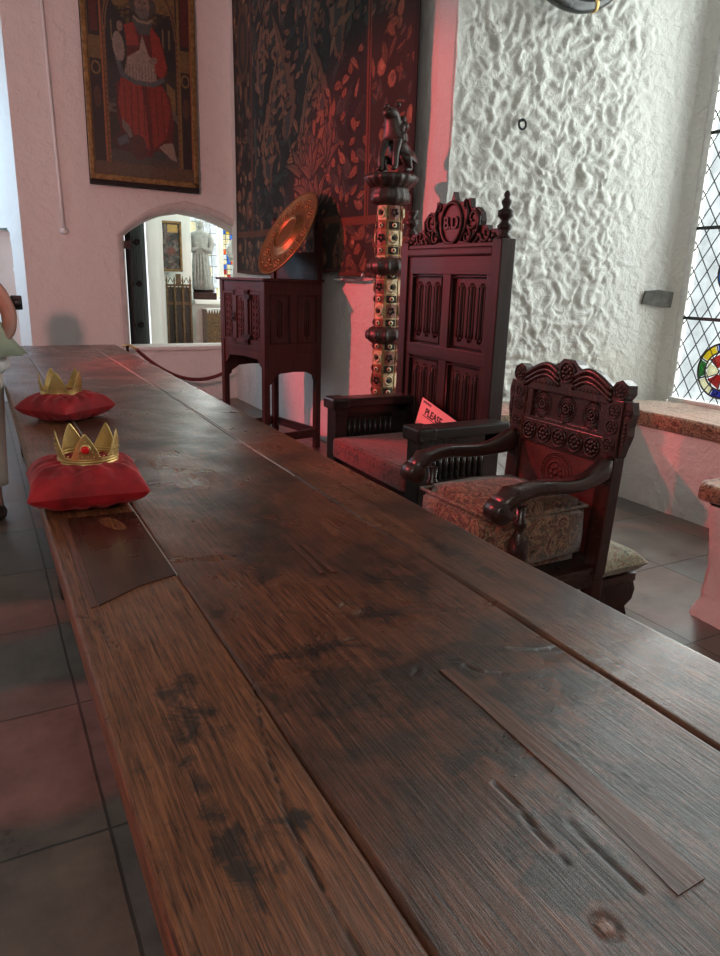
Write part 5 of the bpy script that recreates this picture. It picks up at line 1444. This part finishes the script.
# window lights
def lancet(name, x0, x1, z0, z1, cols, rows, keys, y):
    e = bpy.data.objects.new(name, None); C.objects.link(e); e['kind'] = 'structure'; e.location = ((x0+x1)/2, y, z0)
    r_ = random.Random(5); W_ = x1-x0; H_ = z1-z0
    mb = MB(); mb.box(-W_/2-.02, -W_/2+.01, -.02, .02, 0, H_); mb.box(W_/2-.01, W_/2+.02, -.02, .02, 0, H_); mb.box(-W_/2, W_/2, -.02, .02, -.02, .02); mb.build('window_frame', M['white'], e)
    mb = MB(); byk = {}
    for i in range(cols):
        for j in range(rows):
            k = keys(r_, i, j)
            byk.setdefault(k, MB()).box(-W_/2+W_*i/cols, -W_/2+W_*(i+1)/cols, 0, 0.004, H_*j/rows, H_*(j+1)/rows)
    for k, q in byk.items(): q.build('stained_glass_piece', M[k], e)
    for i in range(cols+1): mb.tube([(-W_/2+W_*i/cols+0.01*math.sin(z*20), -0.004, H_*z/8) for z in range(9)], 0.004, 4)
    for j in range(rows+1): mb.tube([(-W_/2, -0.004, H_*j/rows), (W_/2, -0.004, H_*j/rows)], 0.004, 4)
    mb.build('leading', M['lead'], e)
lancet('window_2', 3.0, 3.43, 1.06, 3.0, 4, 12, lambda r, i, j: 'g_pale' if r.random() < 0.25 else 'glass', 11.16)
lancet('window_3', 3.50, 3.88, 1.06, 3.0, 6, 26, lambda r, i, j: (r.choice(['g_red', 'g_pale', 'g_sky', 'g_pale', 'glass', 'glass', 'g_pale', 'g_orange']) if j < 13 else r.choice(['g_red', 'g_yellow', 'g_orange', 'g_yellow', 'g_sky', 'g_pale'])), 11.16)
# open door leaf
dl = bpy.data.objects.new('door_1', None); C.objects.link(dl); dl['kind'] = 'structure'; dl.location = (1.60, 8.45, 0); dl.rotation_euler = (0, 0, R(66))
mb = MB(); mb.box(0, 0.74, 0.0, 0.06, 0.02, 2.1, bev=0.005)
for k in range(1, 5): mb.box(0.124*k-0.004, 0.124*k+0.004, -0.004, 0.0, 0.02, 2.1)
mb.build('door_leaf', M['iron'], dl)
for z in (0.84, 1.30, 1.75):
    mb = MB(); mb.box(0.0, 0.5, -0.012, 0.0, z-0.025, z+0.025, bev=.003); mb.sphere((0.10, -0.05, z), 0.038, 10); mb.tube([(0.10, 0.0, z), (0.10, -0.05, z)], 0.012, 6); mb.build('door_handle', M['iron'], dl)

def robed_statue(name, loc, h, label, rz=0, seed=0):
    t = thing(name, label, 'statue', loc, rz, None)
    n = 64; lev = [(0.0, .20, .15), (0.06, .185, .14), (0.25, .15, .12), (0.45, .135, .11), (0.56, .13, .105), (0.66, .145, .10), (0.74, .16, .10), (0.80, .165, .095), (0.835, .12, .08), (0.855, .05, .05), (0.87, .042, .045)]
    vs = []; fs = []
    for i, (z, rx, ry) in enumerate(lev):
        for k in range(n):
            a = 2*PI*k/n; f = 1+0.10*(1-min(1, z*1.15))*math.sin(a*9+seed+z*3)+0.04*math.sin(a*17+z*9)*(1-z)
            vs.append((rx*f*math.cos(a)*h/1.1, ry*f*math.sin(a)*h/1.1, z*h))
    for i in range(len(lev)-1):
        for k in range(n): fs.append((i*n+k, i*n+(k+1) % n, (i+1)*n+(k+1) % n, (i+1)*n+k))
    fs.append(tuple(range(n))); fs.append(tuple((len(lev)-1)*n+k for k in range(n)))
    mb = MB(); mb.add(vs, fs, True)
    # sleeves and forearms folded in front
    for s in (-1, 1):
        mb.tube([(s*0.14*h, -0.01, 0.79*h), (s*0.165*h, -0.03*h, 0.66*h), (s*0.14*h, -0.06*h, 0.56*h), (s*0.03*h, -0.13*h, 0.60*h)], [0.035*h, 0.045*h, 0.045*h, 0.022*h], 12)
    for k in range(5): mb.tube([((-0.08+0.04*k)*h, -0.105*h, 0.52*h), ((-0.09+0.045*k)*h, -0.13*h, 0.25*h), ((-0.1+0.05*k)*h, -0.145*h, 0.02*h)], 0.010*h, 6)
    mb.build('robe', M['statue'], t)
    mb = MB(); mb.sphere((0, -0.01*h, 0.925*h), 0.058*h, 18, sc=(0.85, 0.95, 1.2)); mb.sphere((0, -0.062*h, 0.918*h), 0.010*h, 8, sc=(.8, 1, 1.4)); mb.sphere((0, 0.012*h, 0.935*h), 0.062*h, 16, sc=(1.0, 0.95, 1.15))
    for s in (-1, 1): mb.sphere((s*0.022*h, -0.058*h, 0.932*h), 0.008*h, 6)
    mb.build('head', M['statue'], t)
    return t
mb = MB(); mb.box(-0.17, 0.17, -0.16, 0.16, 0, 0.10, bev=.006); 
mb.add([(-0.17, -0.16, 0.10), (0.17, -0.16, 0.10), (0.17, 0.16, 0.16), (-0.17, 0.16, 0.16)], [(0, 1, 2, 3)])
pn_ = mb.build('statue_plinth', M['cabinet_h']); tag(pn_, 'low wooden plinth on the far room window ledge under the left statue', 'plinth', None, (3.09, 10.78, 1.06), R(-14))
robed_statue('stone_statue', (3.05, 10.80, 1.20), 0.99, 'grey stone statue of a robed figure on the wooden plinth in the far room window', R(-15))
robed_statue('stone_statue', (3.66, 10.72, 1.06), 1.08, 'shadowed stone statue partly cut off by the right side of the archway', R(-20), 2)
# small picture in the far room
t = thing('gilt_picture', 'gilt-framed picture of flowers hanging in the far room beyond the archway', 'picture', (2.545, 10.50, 1.48), R(0))
cv = Canvas(0.24, 0.62, 40, 90, (0.03, 0.025, 0.022)); r_ = random.Random(2)
for k in range(60): cv.leaf(r_.uniform(.02, .2), r_.uniform(.02, .55), .10, .022, r_.uniform(0, 6), r_.choice([(.12, .09, .08), (.08, .04, .035), (.05, .055, .05), (.15, .12, .10)]))
cv.rect(.08, .22, .50, .60, (.45, .28, .08)); cv.ell(.12, .25, .06, .05, (.14, .04, .03))
grid_obj('picture', np.stack([cv.X-0.12, np.full_like(cv.X, -0.012), cv.Y], -1), attrmat('dark_flower_paint', 0.5), t, color=cv.c)
mb = MB(); mb.box(-0.15, -0.12, -.03, .02, -.03, .65, bev=.006); mb.box(0.12, 0.15, -.03, .02, -.03, .65, bev=.006); mb.box(-.15, .15, -.03, .02, -.03, 0, bev=.006); mb.box(-.15, .15, -.03, .02, .62, .65, bev=.006); mb.box(-.14, .14, -.008, .02, -.02, .64); mb.build('frame', M['gold_dull'], t)
# gothic chair
t = thing('gothic_chair', 'tall gilded gothic chair with pinnacles beneath the far room picture', 'chair', (2.57, 10.27, 0), R(0))
mb = MB(); mb.box(-.23, .23, 0, .03, .42, 1.24); mb.build('backrest', M['brown_dark'], t)
for x in (-.23, -.08, .08, .23):
    mb = MB(); mb.box(x-.018, x+.018, -.03, .01, (0 if abs(x) > .2 else .45), 1.27, bev=.004); mb.lathe([(.025, 1.27), (.012, 1.30), (.022, 1.33), (0, 1.41)], x, -.01, 8); mb.build('pinnacle', M['gothic'], t)
mb = MB()
for c_ in (-.155, 0, .155):
    mb.tube([(c_-.07, -.01, 1.12), (c_-.05, -.01, 1.20), (c_, -.01, 1.25), (c_+.05, -.01, 1.20), (c_+.07, -.01, 1.12)], .010, 6)
    mb.tube([(c_-.05, -.01, 1.30), (c_, -.01, 1.37), (c_+.05, -.01, 1.30)], .009, 6)
mb.box(-.23, .23, -.015, 0, 1.0, 1.04); mb.box(-.23, .23, -.015, 0, 1.25, 1.28); mb.box(-.05, .05, -.02, 0, 1.28, 1.42); mb.build('tracery', M['gothic'], t)
mb = MB(); mb.box(-.24, .24, -.36, .02, .40, .46, bev=.006); mb.build('seat', M['throne_h'], t)
for x in (-.22, .22):
    for y in (-.34, 0):
        mb = MB(); mb.lathe([(0, 0), (.016, 0), (.014, .15), (.022, .2), (.016, .25), (.024, .40)], x, y, 10); mb.build('leg', M['throne'], t)
t.scale = (0.72, 0.8, 1.0)
# altar table with brocade
t = thing('brocade_chest', 'table hung with dark gold brocade and white lace edge below the far room window ledge', 'table', (3.28, 10.40, 0))
mb = MB(); mb.box(-.30, .40, -.10, .16, 0, .93); mb.build('brocade', fabric('old_gold_brocade', [(.05, .03, .02), (.22, .13, .05), (.07, .04, .03), (.28, .18, .08)], 14), t)
mb = MB(); mb.box(-.31, .41, -.11, .17, .93, .945)
for k in range(18): mb.prism([(-.31+.04*k, .945), (-.27+.04*k, .945), (-.29+.04*k, .87)], -.112, -.106, 'XZ')
mb.build('lace_edge', M['white'], t)

# ================================================================== HORN at the top
HN = thing('wall_horn', 'black curved horn with gold bands hung high on the rough white wall', 'horn', (3.27, 3.62, 3.03))
pts = []
for k in range(31):
    a = R(200+150*k/30); pts.append((0.03+0.46*math.cos(a), 0, 0.385+0.40*math.sin(a)))
mb = MB(); mb.tube(pts, [0.020+0.026*math.sin(PI*min(1, k/24)) for k in range(31)], 14); mb.build('horn_body', M['horn'], HN)
for k in (9, 18, 24):
    p = Vector(pts[k]); q = Vector(pts[k+1]); d = (q-p).normalized()
    mb = MB(); rr = 0.022+0.026*math.sin(PI*min(1, k/24)); mb.tube([tuple(p-d*0.012), tuple(p+d*0.012)], rr+0.003, 14); mb.build('gold_band', M['gold'], HN)
mb = MB(); mb.tube([(0.06, 0.0, 0.0), (0.06, 0.12, 0.05)], 0.006, 6); mb.build('hook', M['iron'], HN)

# ================================================================== VISITOR at the left edge
def person():
    bx, by = -0.115, 4.50
    V = [(0, 0, 0.95), (0, 0, 1.10), (0, 0, 1.25), (0, 0, 1.38), (0, 0.0, 1.47), (0, -0.01, 1.56), (0, -0.015, 1.64)]
    rad = [0.125, 0.115, 0.125, 0.12, 0.05, 0.082, 0.075]
    E_ = [(0, 1), (1, 2), (2, 3), (3, 4), (4, 5), (5, 6)]
    def chain(start, pts, rs):
        prev = start
        for p, r in zip(pts, rs):
            V.append(p); rad.append(r); E_.append((prev, len(V)-1)); prev = len(V)-1
        return prev
    for s in (-1, 1):
        chain(0, [(s*0.085, 0, 0.88), (s*0.10, -0.01, 0.48), (s*0.11, 0.02, 0.10), (s*0.12, -0.10, 0.045)], [0.085, 0.056, 0.038, 0.035])
    hands = []
    # right-hand arm (image right) bent, hand on the hip behind the garment; other arm hangs
    hands.append((chain(3, [(0.17, 0, 1.37), (0.245, 0.02, 1.28), (0.285, 0.03, 1.18), (0.275, -0.02, 1.09), (0.23, -0.09, 1.02)], [0.058, 0.052, 0.046, 0.040, 0.028]), (0.23, -0.09, 1.02), (-0.7, -0.5, -0.35)))
    hands.append((chain(3, [(-0.17, 0, 1.37), (-0.23, 0.02, 1.12), (-0.24, -0.04, 0.88)], [0.058, 0.042, 0.028]), (-0.24, -0.04, 0.88), (0, -0.1, -1)))
    for hi, hp, hd in hands:
        d = Vector(hd).normalized(); hp = Vector(hp); side = d.cross(Vector((0, 1, 0.2))).normalized()
        palm = hp+d*0.05
        V.append(tuple(palm)); rad.append((0.030, 0.016)); E_.append((hi, len(V)-1)); pi_ = len(V)-1
        for f in range(4):
            off = side*(f-1.5)*0.019; L = (0.070, 0.080, 0.075, 0.058)[f]
            a = palm+off+d*0.02; b = a+d*L*0.5+Vector((0, 0, -0.006)); c = b+d*L*0.4+Vector((0, 0, -0.014))
            V.extend([tuple(a), tuple(b), tuple(c)]); rad.extend([0.0095, 0.009, 0.0075]); k = len(V)
            E_.extend([(pi_, k-3), (k-3, k-2), (k-2, k-1)])
        a = hp+d*0.03+side*-0.035; b = a+d*0.03-side*0.015
        V.extend([tuple(a), tuple(b)]); rad.extend([0.011, 0.009]); k = len(V); E_.extend([(hi, k-2), (k-2, k-1)])
    body = skin_fig('person', V, E_, rad, M['skin'], None, 1, 0)
    body.location = (bx, by, 0)
    tag(body, 'person in loose sage green top at the left edge, bare arm bent', 'person')
    # face features
    mb = MB()
    mb.sphere((0, -0.095, 1.60), 0.014, 8, sc=(0.8, 1.2, 1.4)); 
    for s in (-1, 1): mb.sphere((s*0.078, -0.01, 1.60), 0.022, 8, sc=(.4, .7, 1.2))
    mb.build('nose_and_ears', M['skin'], body)
    mb = MB()
    for s in (-1, 1): mb.sphere((s*0.030, -0.085, 1.625), 0.010, 8)
    mb.sphere((0, -0.088, 1.555), 0.02, 8, sc=(1.1, .3, .3)); mb.build('eyes_and_mouth', M['hair'], body)
    mb = MB(); mb.sphere((0, 0.015, 1.645), 0.098, 18, sc=(0.95, 1.0, 1.05)); mb.sphere((0, 0.06, 1.56), 0.075, 12, sc=(1.1, .7, 1.5)); mb.build('hair', M['hair'], body)
    # loose flared top
    n = 72; lev = [(1.47, 0.075, 0.065, 0), (1.44, 0.13, 0.10, 0), (1.40, 0.175, 0.13, 0), (1.28, 0.18, 0.15, 0.0), (1.15, 0.22, 0.17, 0.01), (1.05, 0.27, 0.19, 0.02), (0.955, 0.335, 0.21, 0.035)]
    vs = []; fs = []
    for z, rx, ry, fo in lev:
        for k in range(n):
            a = 2*PI*k/n; f = 1+fo*math.sin(a*11)*1.2
            ex = 0.01*max(0, math.cos(a))**3*(1.42-z)/0.5
            vs.append(((rx*f+ex)*math.cos(a), ry*f*math.sin(a)-0.01, z-0.0*math.cos(a)))
    for i in range(len(lev)-1):
        for k in range(n): fs.append((i*n+k, i*n+(k+1) % n, (i+1)*n+(k+1) % n, (i+1)*n+k))
    mb = MB(); mb.add(vs, fs, True); o = mb.build('top', M['sage'], body); so = o.modifiers.new('t', 'SOLIDIFY'); so.thickness = 0.004
    mb = MB(); vs = []; fs = []
    for z, r in ((0.97, 0.20), (0.93, 0.255), (0.885, 0.262), (0.850, 0.225), (0.842, 0.19)):
        for k in range(n): a = 2*PI*k/n; vs.append((r*(1+.02*math.sin(9*a))*math.cos(a), r*0.72*math.sin(a), z))
    for i in range(4):
        for k in range(n): fs.append((i*n+k, i*n+(k+1) % n, (i+1)*n+(k+1) % n, (i+1)*n+k))
    mb.add(vs, fs, True); o = mb.build('white_hem', M['white'], body); so = o.modifiers.new('t', 'SOLIDIFY'); so.thickness = 0.006
    # trousers
    mb = MB()
    for s in (-1, 1):
        mb.lathe([(0.115, 0.95), (0.118, 0.80), (0.100, 0.50), (0.088, 0.25), (0.085, 0.20)], s*0.10, 0.0, 20)
    o = mb.build('trousers', M['offwhite'], body)
    for s in (-1, 1):
        mb = MB(); mb.sphere((s*0.115, -0.06, 0.045), 0.055, 14, sc=(0.85, 2.0, 0.8)); mb.build('shoe', M['hair'], body)
person()
# camera strap / small camera at the elbow
mb = MB(); mb.box(-0.030, 0.030, -0.02, 0.02, -0.04, 0.04, bev=.008); mb.lathe([(0.0, 0), (0.022, 0), (0.022, 0.03), (0, 0.03)], n=14, mat=Matrix.Translation((0, -.02, 0)) @ Matrix.Rotation(PI/2, 4, 'X'))
tag(mb.build('camera_pouch', M['iron']), "small black pouch held against the left visitor's bent elbow", 'pouch', None, (0.215, 4.60, 1.235))
CLOTH.location = (2.26, 5.62, 0.80)
